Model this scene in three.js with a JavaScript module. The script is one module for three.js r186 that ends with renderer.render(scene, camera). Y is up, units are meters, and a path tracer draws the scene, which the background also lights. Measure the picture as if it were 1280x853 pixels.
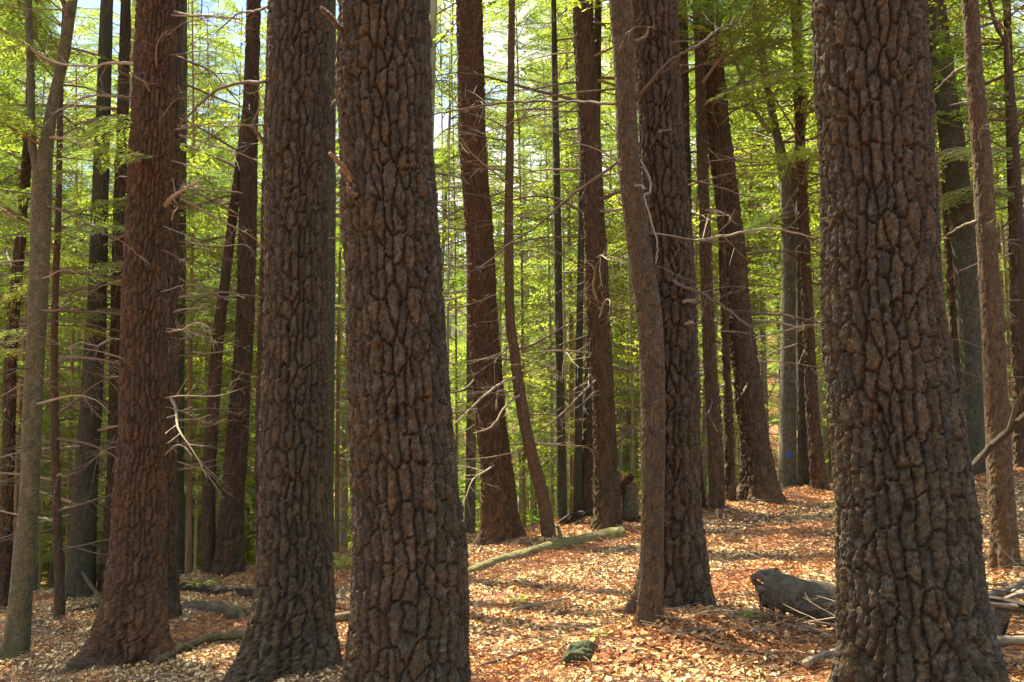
import * as THREE from 'three';
import { ImprovedNoise } from 'three/addons/math/ImprovedNoise.js';
import { mergeVertices } from 'three/addons/utils/BufferGeometryUtils.js';

// ---------------------------------------------------------------- camera, sky, sun, exposure
const W = 1280, H = 853, F = 1244, EYE = 1.46, PITCH = Math.atan((540 - 426.5) / F);
const scene = new THREE.Scene();
const camera = new THREE.PerspectiveCamera(2 * Math.atan(H / 2 / F) * 180 / Math.PI, W / H, 0.05, 900);
camera.position.set(0, EYE, 0);
camera.rotation.x = PITCH;
const SUN = new THREE.Vector3(-0.36, 0.80, -0.48).normalize();
const renderer = new THREE.WebGLRenderer({ antialias: true });
renderer.setSize(1024, 682);
renderer.toneMapping = THREE.LinearToneMapping;
renderer.toneMappingExposure = 4.6;
renderer.shadowMap.enabled = true;
const sun = new THREE.DirectionalLight(new THREE.Color(1, 0.9, 0.72), 5);
sun.position.copy(SUN).multiplyScalar(80).add(new THREE.Vector3(0, 0, -14));
sun.castShadow = true;
sun.shadow.radius = 1;
sun.shadow.mapSize.set(4096, 4096);
Object.assign(sun.shadow.camera, { left: -40, right: 40, top: 40, bottom: -40, near: 1, far: 220 });
sun.target.position.set(0, 0, -14);
scene.add(sun, sun.target);

const perlin = new ImprovedNoise();
const n3 = (x, y, z) => perlin.noise(x, y, z);
const fbm = (x, y, z) => n3(x, y, z) * 0.6 + n3(x * 2.1 + 7, y * 2.1, z * 2.1) * 0.3 + n3(x * 4.3, y * 4.3 + 3, z * 4.3) * 0.15;
const clamp = (x, a = 0, b = 1) => Math.min(b, Math.max(a, x));
const sstep = (a, b, x) => { const t = clamp((x - a) / (b - a)); return t * t * (3 - 2 * t); };
const mix = (a, b, t) => a + (b - a) * t;
function rng(seed) { let a = seed >>> 0; return () => { a = (a + 0x6D2B79F5) | 0; let t = Math.imul(a ^ (a >>> 15), 1 | a); t = (t + Math.imul(t ^ (t >>> 7), 61 | t)) ^ t; return ((t ^ (t >>> 14)) >>> 0) / 4294967296; }; }
function hash(x, y, s) { let h = Math.imul(x | 0, 374761393) ^ Math.imul(y | 0, 668265263) ^ Math.imul(s | 0, 2147483647 - 1274126177); h = Math.imul(h ^ (h >>> 13), 1274126177); h ^= h >>> 16; h = Math.imul(h, 2246822519); return ((h ^ (h >>> 15)) >>> 0) / 4294967296; }

{ // spring sky with thin broken cloud
  const w = 512, h = 256, a = new Float32Array(w * h * 4);
  for (let j = 0; j < h; j++) for (let i = 0; i < w; i++) {
    const th = (j + 0.5) / h * Math.PI - Math.PI / 2, ph = (i + 0.5) / w * 2 * Math.PI;
    const y = Math.sin(th), c = Math.cos(th), x = c * Math.cos(ph), z = c * Math.sin(ph);
    const up = clamp(y), t = Math.pow(1 - up, 3);
    const k = 4 / (0.35 + Math.abs(y));
    const cl = sstep(-0.12, 0.42, fbm(x * k * 0.55, 3.7, z * k * 0.55) + 0.01);
    const o = (j * w + i) * 4;
    const r = mix(0.32, 0.80, t), g = mix(0.56, 0.93, t), b = mix(1.05, 1.05, t);
    a[o] = mix(r, 1.10, cl) * 0.40; a[o + 1] = mix(g, 1.02, cl) * 0.40; a[o + 2] = mix(b, 0.92, cl) * 0.40; a[o + 3] = 1;
  }
  const sky = new THREE.DataTexture(a, w, h, THREE.RGBAFormat, THREE.FloatType);
  sky.mapping = THREE.EquirectangularReflectionMapping;
  sky.magFilter = THREE.LinearFilter; sky.wrapS = THREE.RepeatWrapping; sky.needsUpdate = true;
  scene.background = sky; scene.environment = sky;
}

// ---------------------------------------------------------------- pixels to places
const fwd = new THREE.Vector3(0, Math.sin(PITCH), -Math.cos(PITCH)), upv = new THREE.Vector3(0, Math.cos(PITCH), Math.sin(PITCH));
function ray(px, py) { return new THREE.Vector3().addScaledVector(fwd, F).addScaledVector(upv, H / 2 - py).add(new THREE.Vector3(px - W / 2, 0, 0)); }
function atZ(px, py, z) { const r = ray(px, py); return r.multiplyScalar(z / r.z).add(camera.position); }
const span = (w, p) => w * p.clone().sub(camera.position).dot(fwd) / F;
const sp = (v, k) => v > k * 30 ? v : k * Math.log(1 + Math.exp(v / k));
const mounds = [];
function landform(x, z) {
  const d = -z, t = d - 13.4;
  let y = 2.7 * Math.tanh(x / 20);
  if (t > 0) y += -0.30 * (t - 5 * (1 - Math.exp(-t / 5)));
  y += 0.60 * sp(d - 48, 7) - 0.30 * sp(d - 150, 12);
  if (d < -5) y += 0;
  y += 0.05 * n3(x * 0.55, 1.3, z * 0.55) + (d > 30 ? 0.8 * n3(x * 0.06, 5, z * 0.06) : 0);
  return y;
}
function ground(x, z) {
  let y = landform(x, z);
  for (const m of mounds) { const q = ((x - m[0]) ** 2 + (z - m[1]) ** 2) / (m[2] * m[2]); if (q < 6) y += m[3] * Math.exp(-q); }
  return y;
}
function roughGround(x, z) { return ground(x, z) + 0.028 * n3(x * 2.7, 2.2, z * 2.7) + 0.016 * n3(x * 8, 6.2, z * 8); }
function onGround(px, py) {
  const r = ray(px, py).normalize(); let t = 2;
  for (let i = 0; i < 3000; i++) { const x = r.x * t, y = EYE + r.y * t, z = r.z * t; if (y < landform(x, z)) break; t += 0.02; }
  return new THREE.Vector3(r.x * t, landform(r.x * t, r.z * t), r.z * t);
}

// ---------------------------------------------------------------- naming helpers
const used = {};
function numbered(name) { const k = used[name] = (used[name] ?? -1) + 1; return k ? name + '_' + String(k).padStart(3, '0') : name; }
function thing(name, label, category, pos, group) {
  const o = new THREE.Group(); o.name = numbered(name); o.position.copy(pos); o.userData = { label, category };
  if (group) o.userData.group = group;
  scene.add(o); return o;
}
function part(name, geo, mat, parent, label) {
  const m = new THREE.Mesh(geo, mat); m.name = name; m.castShadow = m.receiveShadow = true;
  if (label) m.userData.label = label;
  parent.add(m); return m;
}
function instanced(name, geo, mat, mats, cols, parent) {
  const m = new THREE.InstancedMesh(geo, mat, mats.length); m.name = name; m.castShadow = m.receiveShadow = true;
  const c = new THREE.Color();
  mats.forEach((x, i) => { m.setMatrixAt(i, x); if (cols) m.setColorAt(i, c.setRGB(...cols[i])); });
  m.userData.kind = 'stuff'; parent.add(m); return m;
}

// ---------------------------------------------------------------- textures and materials
function dataTex(n, f, srgb) {
  const a = new Uint8Array(n * n * 4);
  for (let j = 0; j < n; j++) for (let i = 0; i < n; i++) { const c = f(i / n, j / n), o = (j * n + i) * 4; a[o] = c[0]; a[o + 1] = c[1]; a[o + 2] = c[2]; a[o + 3] = 255; }
  const t = new THREE.DataTexture(a, n, n); t.wrapS = t.wrapT = THREE.RepeatWrapping; t.magFilter = THREE.LinearFilter; t.minFilter = THREE.LinearMipmapLinearFilter; t.generateMipmaps = true;
  if (srgb) t.colorSpace = THREE.SRGBColorSpace; t.needsUpdate = true; return t;
}
// tileable noise by walking a torus
const torus = (u, v, f, s) => { const a = u * 2 * Math.PI, b = v * 2 * Math.PI, R = f / 6.283; return n3(Math.cos(a) * R + s, Math.sin(a) * R + Math.cos(b) * R * 0.9, Math.sin(b) * R + s * 2); };
const grain = dataTex(512, (u, v) => {
  const k = 128 + 70 * torus(u, v, 38, 1) + 60 * torus(u, v, 90, 4) + 40 * torus(u, v, 190, 9);
  return [k, k, k].map(x => clamp(x, 0, 255));
});
const grainColor = dataTex(512, (u, v) => {
  const k = 196 + 62 * torus(u, v, 30, 2) + 70 * torus(u, v, 90, 5) + 60 * torus(u, v, 170, 3), w = 26 * torus(u, v, 22, 7);
  return [k + w, k, k - w].map(x => clamp(x, 0, 255));
}, true);
const groundColor = dataTex(1024, (u, v) => {
  const k = torus(u, v, 14, 3) * 0.5 + torus(u, v, 60, 6) * 0.5 + torus(u, v, 200, 8) * 0.6, r = torus(u, v, 25, 11);
  return [150 + 70 * k + 20 * r, 98 + 60 * k, 58 + 48 * k - 14 * r].map(x => clamp(x, 0, 255));
}, true);
function rep(t, x, y) { const c = t.clone(); c.repeat.set(x, y); c.needsUpdate = true; return c; }
const std = o => new THREE.MeshStandardMaterial({ roughness: 0.95, side: THREE.DoubleSide, ...o });
const barkMat = std({ vertexColors: true, map: rep(grainColor, 5, 3), bumpMap: rep(grain, 6, 4), bumpScale: 0.012, roughness: 0.93 });
const farBark = std({ vertexColors: true });
const M = {
  dead: std({ color: new THREE.Color().setRGB(0.19, 0.138, 0.08), map: grainColor }),
  deadPale: std({ color: new THREE.Color().setRGB(0.42, 0.335, 0.20), map: grainColor }),
  twig: std({ color: new THREE.Color().setRGB(0.17, 0.115, 0.07) }),
  cutWood: std({ color: new THREE.Color().setRGB(0.34, 0.23, 0.11), map: rep(grainColor, 4, 4) }),
  paint: std({ color: new THREE.Color().setRGB(0.03, 0.12, 0.32), roughness: 0.7 }),
  litter: std({ color: 0xffffff, roughness: 0.85 }),
  needle: std({ color: 0xffffff }),
};
const leafy = (r, g, b, tr = 0.55) => new THREE.MeshPhysicalMaterial({ color: new THREE.Color().setRGB(r, g, b), roughness: 0.97, transmission: tr, thickness: 0, side: THREE.DoubleSide, specularIntensity: 0.25 });
M.hemlock = leafy(0.26, 0.37, 0.045, 0.6);
M.pine = leafy(0.24, 0.35, 0.05, 0.6);
M.broad = leafy(0.38, 0.48, 0.05, 0.62);
M.moss = std({ map: rep(grainColor, 3, 3), color: new THREE.Color().setRGB(0.10, 0.115, 0.03), bumpMap: rep(grain, 8, 8), bumpScale: 0.01 });

// ---------------------------------------------------------------- mesh builder
class Build {
  constructor() { this.p = []; this.i = []; this.uv = []; }
  tube(pts, rad, seg = 5, cap = true) {
    const base = this.p.length / 3, n = pts.length; let N = null, len = 0;
    const T = new THREE.Vector3(), B = new THREE.Vector3();
    for (let k = 0; k < n; k++) {
      T.subVectors(pts[Math.min(k + 1, n - 1)], pts[Math.max(k - 1, 0)]).normalize();
      if (!N) { N = new THREE.Vector3(T.y, T.z, T.x).cross(T); if (N.lengthSq() < 1e-4) N.set(1, 0, 0).cross(T); N.normalize(); }
      N.addScaledVector(T, -N.dot(T)).normalize(); B.crossVectors(T, N);
      if (k) len += pts[k].distanceTo(pts[k - 1]);
      for (let s = 0; s <= seg; s++) { const a = s / seg * 2 * Math.PI, c = Math.cos(a) * rad[k], d = Math.sin(a) * rad[k]; this.p.push(pts[k].x + N.x * c + B.x * d, pts[k].y + N.y * c + B.y * d, pts[k].z + N.z * c + B.z * d); this.uv.push(s / seg, len); }
    }
    for (let k = 0; k < n - 1; k++) for (let s = 0; s < seg; s++) { const a = base + k * (seg + 1) + s, b = a + seg + 1; this.i.push(a, a + 1, b, a + 1, b + 1, b); }
    if (cap) for (const [k, flip] of [[0, 1], [n - 1, 0]]) {
      const c = this.p.length / 3; this.p.push(pts[k].x, pts[k].y, pts[k].z); this.uv.push(0.5, 0.5);
      for (let s = 0; s < seg; s++) { const a = base + k * (seg + 1) + s; flip ? this.i.push(c, a + 1, a) : this.i.push(c, a, a + 1); }
    }
  }
  blade(o, dir, side, len, wid, bend = 0) { // flat rhombus folded along its middle
    const b = this.p.length / 3, q = 0.45;
    this.p.push(o.x, o.y, o.z, o.x + dir.x * len * q + side.x * wid / 2, o.y + dir.y * len * q + side.y * wid / 2 + bend * 0.4, o.z + dir.z * len * q + side.z * wid / 2,
      o.x + dir.x * len, o.y + dir.y * len + bend, o.z + dir.z * len, o.x + dir.x * len * q - side.x * wid / 2, o.y + dir.y * len * q - side.y * wid / 2 + bend * 0.4, o.z + dir.z * len * q - side.z * wid / 2);
    this.uv.push(0, 0, 1, 0.5, 0, 1, -1, 0.5); this.i.push(b, b + 1, b + 2, b, b + 2, b + 3);
  }
  done() {
    const g = new THREE.BufferGeometry();
    g.setAttribute('position', new THREE.Float32BufferAttribute(this.p, 3));
    g.setAttribute('uv', new THREE.Float32BufferAttribute(this.uv, 2));
    g.setIndex(this.i); g.computeVertexNormals(); return g;
  }
}
const V = (x, y, z) => new THREE.Vector3(x, y, z);

// ---------------------------------------------------------------- bark
const BARK = {
  plate: { w: 0.053, asp: 2.9, depth: 0.042, crack: 0.0085, a: [0.100, 0.076, 0.032], b: [0.130, 0.083, 0.027], pale: [0.22, 0.172, 0.10], paleAt: 0.22 },
  red: { w: 0.045, asp: 3.2, depth: 0.036, crack: 0.0088, a: [0.118, 0.076, 0.030], b: [0.154, 0.082, 0.025], pale: [0.20, 0.145, 0.09], paleAt: 0.30 },
  furrow: { w: 0.048, asp: 4.0, depth: 0.032, crack: 0.0085, a: [0.104, 0.073, 0.028], b: [0.136, 0.078, 0.024], pale: [0.18, 0.13, 0.08], paleAt: 0.30 },
  fine: { w: 0.026, asp: 3.2, depth: 0.010, crack: 0.004, a: [0.152, 0.107, 0.043], b: [0.178, 0.105, 0.035], pale: [0.25, 0.18, 0.10], paleAt: 0.25 },
  smooth: { w: 0.09, asp: 1.2, depth: 0.004, crack: 0.004, a: [0.205, 0.175, 0.095], b: [0.15, 0.145, 0.062], pale: [0.30, 0.28, 0.18], paleAt: 0.18 },
  pale: { w: 0.09, asp: 1.2, depth: 0.004, crack: 0.004, a: [0.28, 0.24, 0.15], b: [0.20, 0.185, 0.09], pale: [0.40, 0.37, 0.27], paleAt: 0.16 },
  mossy: { w: 0.07, asp: 1.6, depth: 0.010, crack: 0.005, a: [0.34, 0.29, 0.075], b: [0.24, 0.23, 0.045], pale: [0.34, 0.24, 0.13], paleAt: 0.06 },
  moss: { w: 0.06, asp: 3.0, depth: 0.010, crack: 0.006, a: [0.105, 0.088, 0.046], b: [0.072, 0.082, 0.028], pale: [0.19, 0.18, 0.10], paleAt: 0.28 },
};
const vo = { e: 0, a: 0, id: 0, dx: 0, dy: 0 };
function vor(u, v, N, seed, w, asp) { // distance in metres to the border of the plate, and how upright that border is
  const iu = Math.floor(u), iv = Math.floor(v); let f1 = 99, f2 = 99, id = 0, x1 = 0, y1 = 0, x2 = 0, y2 = 0;
  for (let b = -1; b <= 1; b++) for (let a = -1; a <= 1; a++) {
    const cx = iu + a, cy = iv + b, wx = ((cx % N) + N) % N;
    const dx = cx + 0.22 + 0.56 * hash(wx, cy, seed) - u, dy = cy + hash(wx, cy, seed + 17) - v, d = dx * dx + dy * dy;
    if (d < f1) { f2 = f1; x2 = x1; y2 = y1; f1 = d; x1 = dx; y1 = dy; id = hash(wx, cy, seed + 31); } else if (d < f2) { f2 = d; x2 = dx; y2 = dy; }
  }
  const nx = x2 - x1, ny = y2 - y1, L = Math.hypot(nx, ny) || 1, gx = nx / L / w, gy = ny / L / (w * asp), g = Math.hypot(gx, gy);
  vo.e = (f2 - f1) / (2 * L) / g; vo.a = Math.abs(gx) / g; vo.id = id; vo.dx = -x1; vo.dy = -y1;
}
// a stem with bark relief: rows = [{c: centre, r, h}], vertical or along a path
function barkStem(rows, nT, B, seed, o = {}) {
  const n = rows.length, pos = new Float32Array(n * (nT + 1) * 3), col = new Float32Array(pos.length), uv = new Float32Array(n * (nT + 1) * 2), idx = [];
  const Rref = o.rref ?? rows[Math.floor(n / 3)].r, N = Math.max(5, Math.round(2 * Math.PI * Rref / B.w)), N2 = Math.max(5, Math.round(N * 1.5));
  const T = V(), Nn = V(1, 0, 0), Bn = V(0, 0, 1), detail = o.detail ?? 1, cs = o.crackScale ?? 1;
  for (let k = 0; k < n; k++) {
    const R = rows[k];
    if (o.path) {
      T.subVectors(rows[Math.min(k + 1, n - 1)].c, rows[Math.max(k - 1, 0)].c).normalize();
      if (!k) { Nn.set(0, -1, 0); }
      Nn.addScaledVector(T, -Nn.dot(T)).normalize(); Bn.crossVectors(T, Nn);
    }
    for (let s = 0; s <= nT; s++) {
      const th = (s % nT) / nT * 2 * Math.PI - Math.PI / 2, c = Math.cos(th), d = Math.sin(th), h = R.h;
      let r = R.r;
      if (o.lobes) { const f = Math.exp(-Math.max(0, h) / (o.lobeH ?? 0.22)); r *= 1 + (o.lobeA ?? 1) * f * (0.13 * Math.cos(th * 3 + seed) + 0.10 * Math.cos(th * 5 + seed * 2.1) + 0.07 * Math.cos(th * 8 + seed * 3.3)) + 0.02 * Math.cos(th * 2 + h * 0.7 + seed) + f * (o.lobeA ?? 1) * 0.22 * n3(c * 2.6 + seed, h * 3.5, d * 2.6); }
      else r *= 1 + 0.03 * Math.cos(th * 2 + h * 1.1 + seed);
      const X = c * Rref, Z = d * Rref;
      const wu = 0.42 * n3(X * 7 + seed, h * 4, Z * 7) + 0.16 * n3(X * 30, h * 18 + seed, Z * 30) + 0.11 * n3(X * 80, h * 55 + seed, Z * 80), wv = 0.35 * n3(X * 8, h * 4 + 9, Z * 8 + seed) + 0.05 * n3(X * 60, h * 40 + 9, Z * 60);
      const u = (s % nT) / nT * N + wu, v = h / (B.w * B.asp) + wv;
      vor(u, v, N, seed, B.w, B.asp); const id1 = vo.id, cw = B.crack * cs * mix(0.35, 1, vo.a) * (0.55 + 0.9 * hash((id1 * 1e6) | 0, 3, seed)), e1 = 0.85 * sstep(cw * 0.35, cw * 1.0, vo.e) + 0.15 * sstep(0, cw * 3, vo.e), tx = vo.dx, ty = vo.dy;
      vor(u * N2 / N, v * 2.2, N2, seed + 100, B.w * N / N2, B.asp / 2.2 * N2 / N); const e2 = sstep(0.0, B.crack * 0.5, vo.e), id2 = vo.id;
      const f = n3(X * 55, h * 34, Z * 55 + seed), fl = Math.floor(f * 3.2 + 4.5) / 3.2 - 1.4;
      let D = B.depth * ((0.72 + 0.28 * id1) * e1 * (0.76 + 0.24 * e2 * (0.7 + 0.3 * id2)) - 0.64 + 0.20 * fl + 0.16 * n3(X * 95, h * 70, Z * 95) + e1 * 0.3 * ((id1 * 7.3 % 1 - 0.5) * tx + (id1 * 3.1 % 1 - 0.5) * ty));
      D += 0.012 * n3(X * 3 + seed, h * 1.6, Z * 3) * (R.r / 0.2) + (o.path ? R.r * (0.28 * n3(h * 2.2 + seed, 2, 5) + 0.16 * n3(c * 1.5, h * 7 + seed, d * 1.5)) : 0);
      if (o.knots) for (const q of o.knots) { const da = Math.atan2(Math.sin(th - q[0]), Math.cos(th - q[0])) * Rref, dh = h - q[1], g = (da * da + dh * dh * 0.5) / (q[2] * q[2]); if (g < 9) D += -q[3] * Math.exp(-g * 1.2) + q[3] * 0.35 * Math.exp(-((Math.sqrt(g) - 1.5) ** 2) * 3); }
      const rr = Math.max(0.004, r + D * detail), p = (k * (nT + 1) + s) * 3;
      for (const [q, a] of [[0, 'x'], [1, 'y'], [2, 'z']]) pos[p + q] = R.c[a] + Nn[a] * c * rr + Bn[a] * d * rr;
      const t1 = clamp(0.5 + 0.8 * n3(X * 4 + seed, h * 2.4, Z * 4) + 0.9 * n3(X * 30 + seed, h * 20, Z * 30) + 0.7 * (id1 - 0.5) + 0.5 * (id2 - 0.5)), tone = 0.70 + 0.40 * id2 + 0.32 * id1 + 0.60 * n3(X * 60, h * 40 + seed, Z * 60);
      const pl = sstep(B.paleAt, B.paleAt + 0.12, n3(X * 22 + seed, h * 13, Z * 22) * 0.7 + n3(X * 70, h * 45, Z * 70) * 0.5 + 0.14 * (id2 - 0.5));
      const ms = o.moss ? sstep(0.05, 0.3, o.moss(h, th) + 0.5 * n3(X * 14, h * 9, Z * 14 + seed) + 0.3 * n3(X * 40, h * 30, Z * 40)) : 0;
      for (let q = 0; q < 3; q++) { let x = mix(mix(B.a[q], B.b[q], t1) * tone, B.pale[q], pl * 0.75); x = mix(x, [0.07, 0.095, 0.022][q], ms * 0.45); col[p + q] = x * (o.tint ? o.tint[q] : 1); }
      uv[(k * (nT + 1) + s) * 2] = s / nT * 2 * Math.PI * Rref; uv[(k * (nT + 1) + s) * 2 + 1] = h;
    }
  }
  for (let k = 0; k < n - 1; k++) for (let s = 0; s < nT; s++) { const a = k * (nT + 1) + s, b = a + nT + 1; idx.push(a, b, a + 1, a + 1, b, b + 1); }
  const g = new THREE.BufferGeometry();
  g.setAttribute('position', new THREE.BufferAttribute(pos, 3)); g.setAttribute('color', new THREE.BufferAttribute(col, 3)); g.setAttribute('uv', new THREE.BufferAttribute(uv, 2));
  g.setIndex(idx); g.computeVertexNormals(); return g;
}
// smooth curve through samples sorted by h: [{h, x, z, r}]
function curveAt(S, h) {
  let k = 0; while (k < S.length - 2 && S[k + 1].h < h) k++;
  const a = S[Math.max(k - 1, 0)], b = S[k], c = S[k + 1], d = S[Math.min(k + 2, S.length - 1)], L = c.h - b.h, t = (h - b.h) / L, out = {};
  for (const q of ['x', 'z', 'r']) {
    if (t < 0 || t > 1) { out[q] = t < 0 ? b[q] + (c[q] - b[q]) * (q === 'r' ? 0 : t) : c[q] + (c[q] - b[q]) * (t - 1); continue; }
    const m1 = (c[q] - a[q]) / Math.max(1e-6, c.h - a.h) * L, m2 = (d[q] - b[q]) / Math.max(1e-6, d.h - b.h) * L, t2 = t * t, t3 = t2 * t;
    out[q] = (2 * t3 - 3 * t2 + 1) * b[q] + (t3 - 2 * t2 + t) * m1 + (-2 * t3 + 3 * t2) * c[q] + (t3 - t2) * m2;
  }
  return out;
}

// ---------------------------------------------------------------- limb variants (shared shapes)
const qd = new THREE.Quaternion(), Yv = V(0, 1, 0);
function droopPath(R, len, droop, wob, n = 7, rise = 0) {
  const pts = [], ph = R() * 6; for (let k = 0; k <= n; k++) { const t = k / n; pts.push(V(t * len, rise * Math.sin(t * 2.2) * len - droop * t * t * len + wob * 0.5 * Math.sin(t * 7 + ph) * len * t, wob * Math.sin(t * 5 + ph * 2) * len * t)); } return pts;
}
const along = (pts, t) => { const f = t * (pts.length - 1), k = Math.min(Math.floor(f), pts.length - 2); return pts[k].clone().lerp(pts[k + 1], f - k); };
function limb(kind, seed) {
  const R = rng(seed), wood = new Build(), leaf = new Build(), len = 2;
  const main = droopPath(R, len, kind === 'pine' ? -0.04 : 0.16, 0.035, 8, 0.07);
  wood.tube(main, main.map((_, k) => 0.016 * (1 - k / 9) + 0.002), 5);
  const gap = kind === 'hemlock' ? 0.085 : kind === 'pine' ? 0.10 : 0.11;
  let side = 1;
  for (let t = 0.12; t < 1; t += gap / len * (0.7 + 0.6 * R())) {
    side = -side; const o = along(main, t), bl = (0.72 * Math.pow(1 - t, 0.75) + 0.14) * (0.6 + 0.5 * R());
    const yaw = side * (0.75 + 0.35 * R()), dir = V(Math.cos(yaw), -0.10 - 0.22 * R() + (kind === 'pine' ? 0.3 : 0), Math.sin(yaw)).normalize();
    const bp = []; for (let k = 0; k <= 4; k++) { const q = k / 4; bp.push(V(o.x + dir.x * bl * q, o.y + dir.y * bl * q - 0.10 * q * q * bl, o.z + dir.z * bl * q)); }
    wood.tube(bp, [0.006, 0.005, 0.004, 0.003, 0.0015], 3, false);
    if (kind === 'hemlock') {
      let s2 = 1;
      for (let q = 0.04; q < 1; q += 0.030 / bl * (0.7 + 0.6 * R())) {
        s2 = -s2; const b = along(bp, q), y2 = yaw + s2 * (0.8 + 0.3 * R()), l2 = (0.05 + 0.15 * (1 - q * 0.75)) * (0.55 + 0.6 * R()) * Math.min(1, bl * 2);
        const d2 = V(Math.cos(y2), -0.12 - 0.35 * R() + 0.12, Math.sin(y2)).normalize(), sd = V(-Math.sin(y2), (R() - 0.5) * 0.9, Math.cos(y2)).normalize();
        leaf.blade(b, d2, sd, l2, 0.020 + 0.008 * R(), -0.02 * R());
        if (l2 > 0.09) for (let e = 0; e < 2; e++) { const y3 = y2 + (e ? 0.8 : -0.8), d3 = V(Math.cos(y3), -0.2 * R(), Math.sin(y3)); leaf.blade(b.clone().addScaledVector(d2, l2 * (0.35 + 0.2 * e)), d3, V(-Math.sin(y3), (R() - 0.5), Math.cos(y3)).normalize(), l2 * 0.45, 0.015, 0); }
      }
    } else if (kind === 'pine') {
      for (const q of [0.35, 0.55, 0.72, 0.86, 1]) for (let e = 0; e < 15; e++) {
        const b = along(bp, q * 0.999), d2 = V(dir.x * 0.6 + (R() - 0.5) * 1.7, (R() - 0.45) * 1.5, dir.z * 0.6 + (R() - 0.5) * 1.7).normalize();
        leaf.blade(b, d2, V(R() - 0.5, R() - 0.5, R() - 0.5).cross(d2).normalize(), 0.085 + 0.05 * R(), 0.0065, -0.02 * R());
      }
    } else for (let q = 0.15; q <= 1.0; q += 0.065) {
      const b = along(bp, Math.min(q, 0.999)), a = R() * 6.28, d2 = V(Math.cos(a), -0.5 * R(), Math.sin(a)).normalize();
      leaf.blade(b, d2, V(-Math.sin(a), (R() - 0.5) * 1.2, Math.cos(a)).normalize(), 0.055 + 0.035 * R(), 0.034 + 0.02 * R(), -0.012);
    }
  }
  return { wood: wood.done(), leaf: leaf.done(), mat: M[kind] };
}
const LIMBS = { hemlock: [11, 12, 13].map(s => limb('hemlock', s)), pine: [21, 22].map(s => limb('pine', s)), broad: [31, 32].map(s => limb('broad', s)) };
M.broad.name = 'broad';
function deadLimb(seed) { // a bare branch one metre long
  const R = rng(seed), b = new Build(), main = droopPath(R, 1, 0.10 * (R() * 2 - 0.6), 0.07, 8, 0.06);
  b.tube(main, main.map((_, k) => 0.0105 * (1 - k / 8.6) + 0.0012), 5);
  const twigs = (path, L, n, lev) => {
    for (let k = 0; k < n; k++) {
      const t = 0.2 + 0.78 * (k + R()) / n, o = along(path, Math.min(t, 0.99)), a = (R() < 0.5 ? 1 : -1) * (0.5 + 0.7 * R()), e = (R() - 0.55) * 1.1, l = L * (0.35 + 0.65 * R()) * (1.15 - t * 0.7);
      const q = along(path, Math.min(t + 0.02, 0.999)).sub(o).normalize(), d = q.clone().applyAxisAngle(Yv, a).add(V(0, e, 0)).normalize(), bow = (R() - 0.5) * 0.5, pts = [];
      for (let j = 0; j <= 4; j++) { const u = j / 4; pts.push(o.clone().addScaledVector(d, l * u).add(V((R() - 0.5) * 0.02 * l, bow * u * u * l, (R() - 0.5) * 0.02 * l))); }
      const r = lev ? 0.0017 : 0.0036; b.tube(pts, [r, r * 0.45, r * 0.7, r * 0.5, r * 0.25], 3, false);
      if (!lev) twigs(pts, l * 0.6, 3, 1);
    }
  };
  twigs(main, 0.5, 8, 0);
  return b.done();
}
const DEAD = [41, 42, 43, 44, 45, 46].map(deadLimb);
const snag = (() => { const R = rng(51), b = new Build(), p = droopPath(R, 1, -0.1, 0.06, 5); b.tube(p, [0.09, 0.075, 0.07, 0.06, 0.045, 0.03], 7); return b.done(); })();

const clearing = [[0.7, -8.8, 3.4, 4.6, 0.0], [3.8, -10.6, 2.2, 2.4, 0.12], [3.2, -13.8, 1.6, 1.4, 0.1], [1.4, -5.6, 2.4, 1.8, 0.03], [3.6, -7.0, 1.5, 1.8, 0.1], [1.5, -13.2, 1.3, 1.5, 0.05], [-3.6, -9.6, 2.4, 2.6, 0.3], [1.0, -18.5, 4.5, 5, 0.4]];
function sunlit(p, R) { // leaves the gaps in the canopy that let the sun onto the slope
  const s = p.y / SUN.y, x = p.x - SUN.x * s, z = p.z - SUN.z * s;
  for (const [cx, cz, rx, rz, keep] of clearing) if (((x - cx) / rx) ** 2 + ((z - cz) / rz) ** 2 < 1) return R() < keep;
  if (p.y > EYE + 0.44 * -p.z + 1.5) return R() < 0.2; // thin, high canopy
  return true;
}
function inWay(p, rad, far) { // in front of the lens, nearer than the trees
  const q = p.clone().sub(camera.position), d = q.dot(fwd); if (d > far || d < -rad) return false;
  return Math.abs(q.x) < 0.53 * d + rad * 1.15 && Math.abs(q.dot(upv)) < 0.36 * d + rad * 1.15;
}
const stats = { limbs: 0 };
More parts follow.
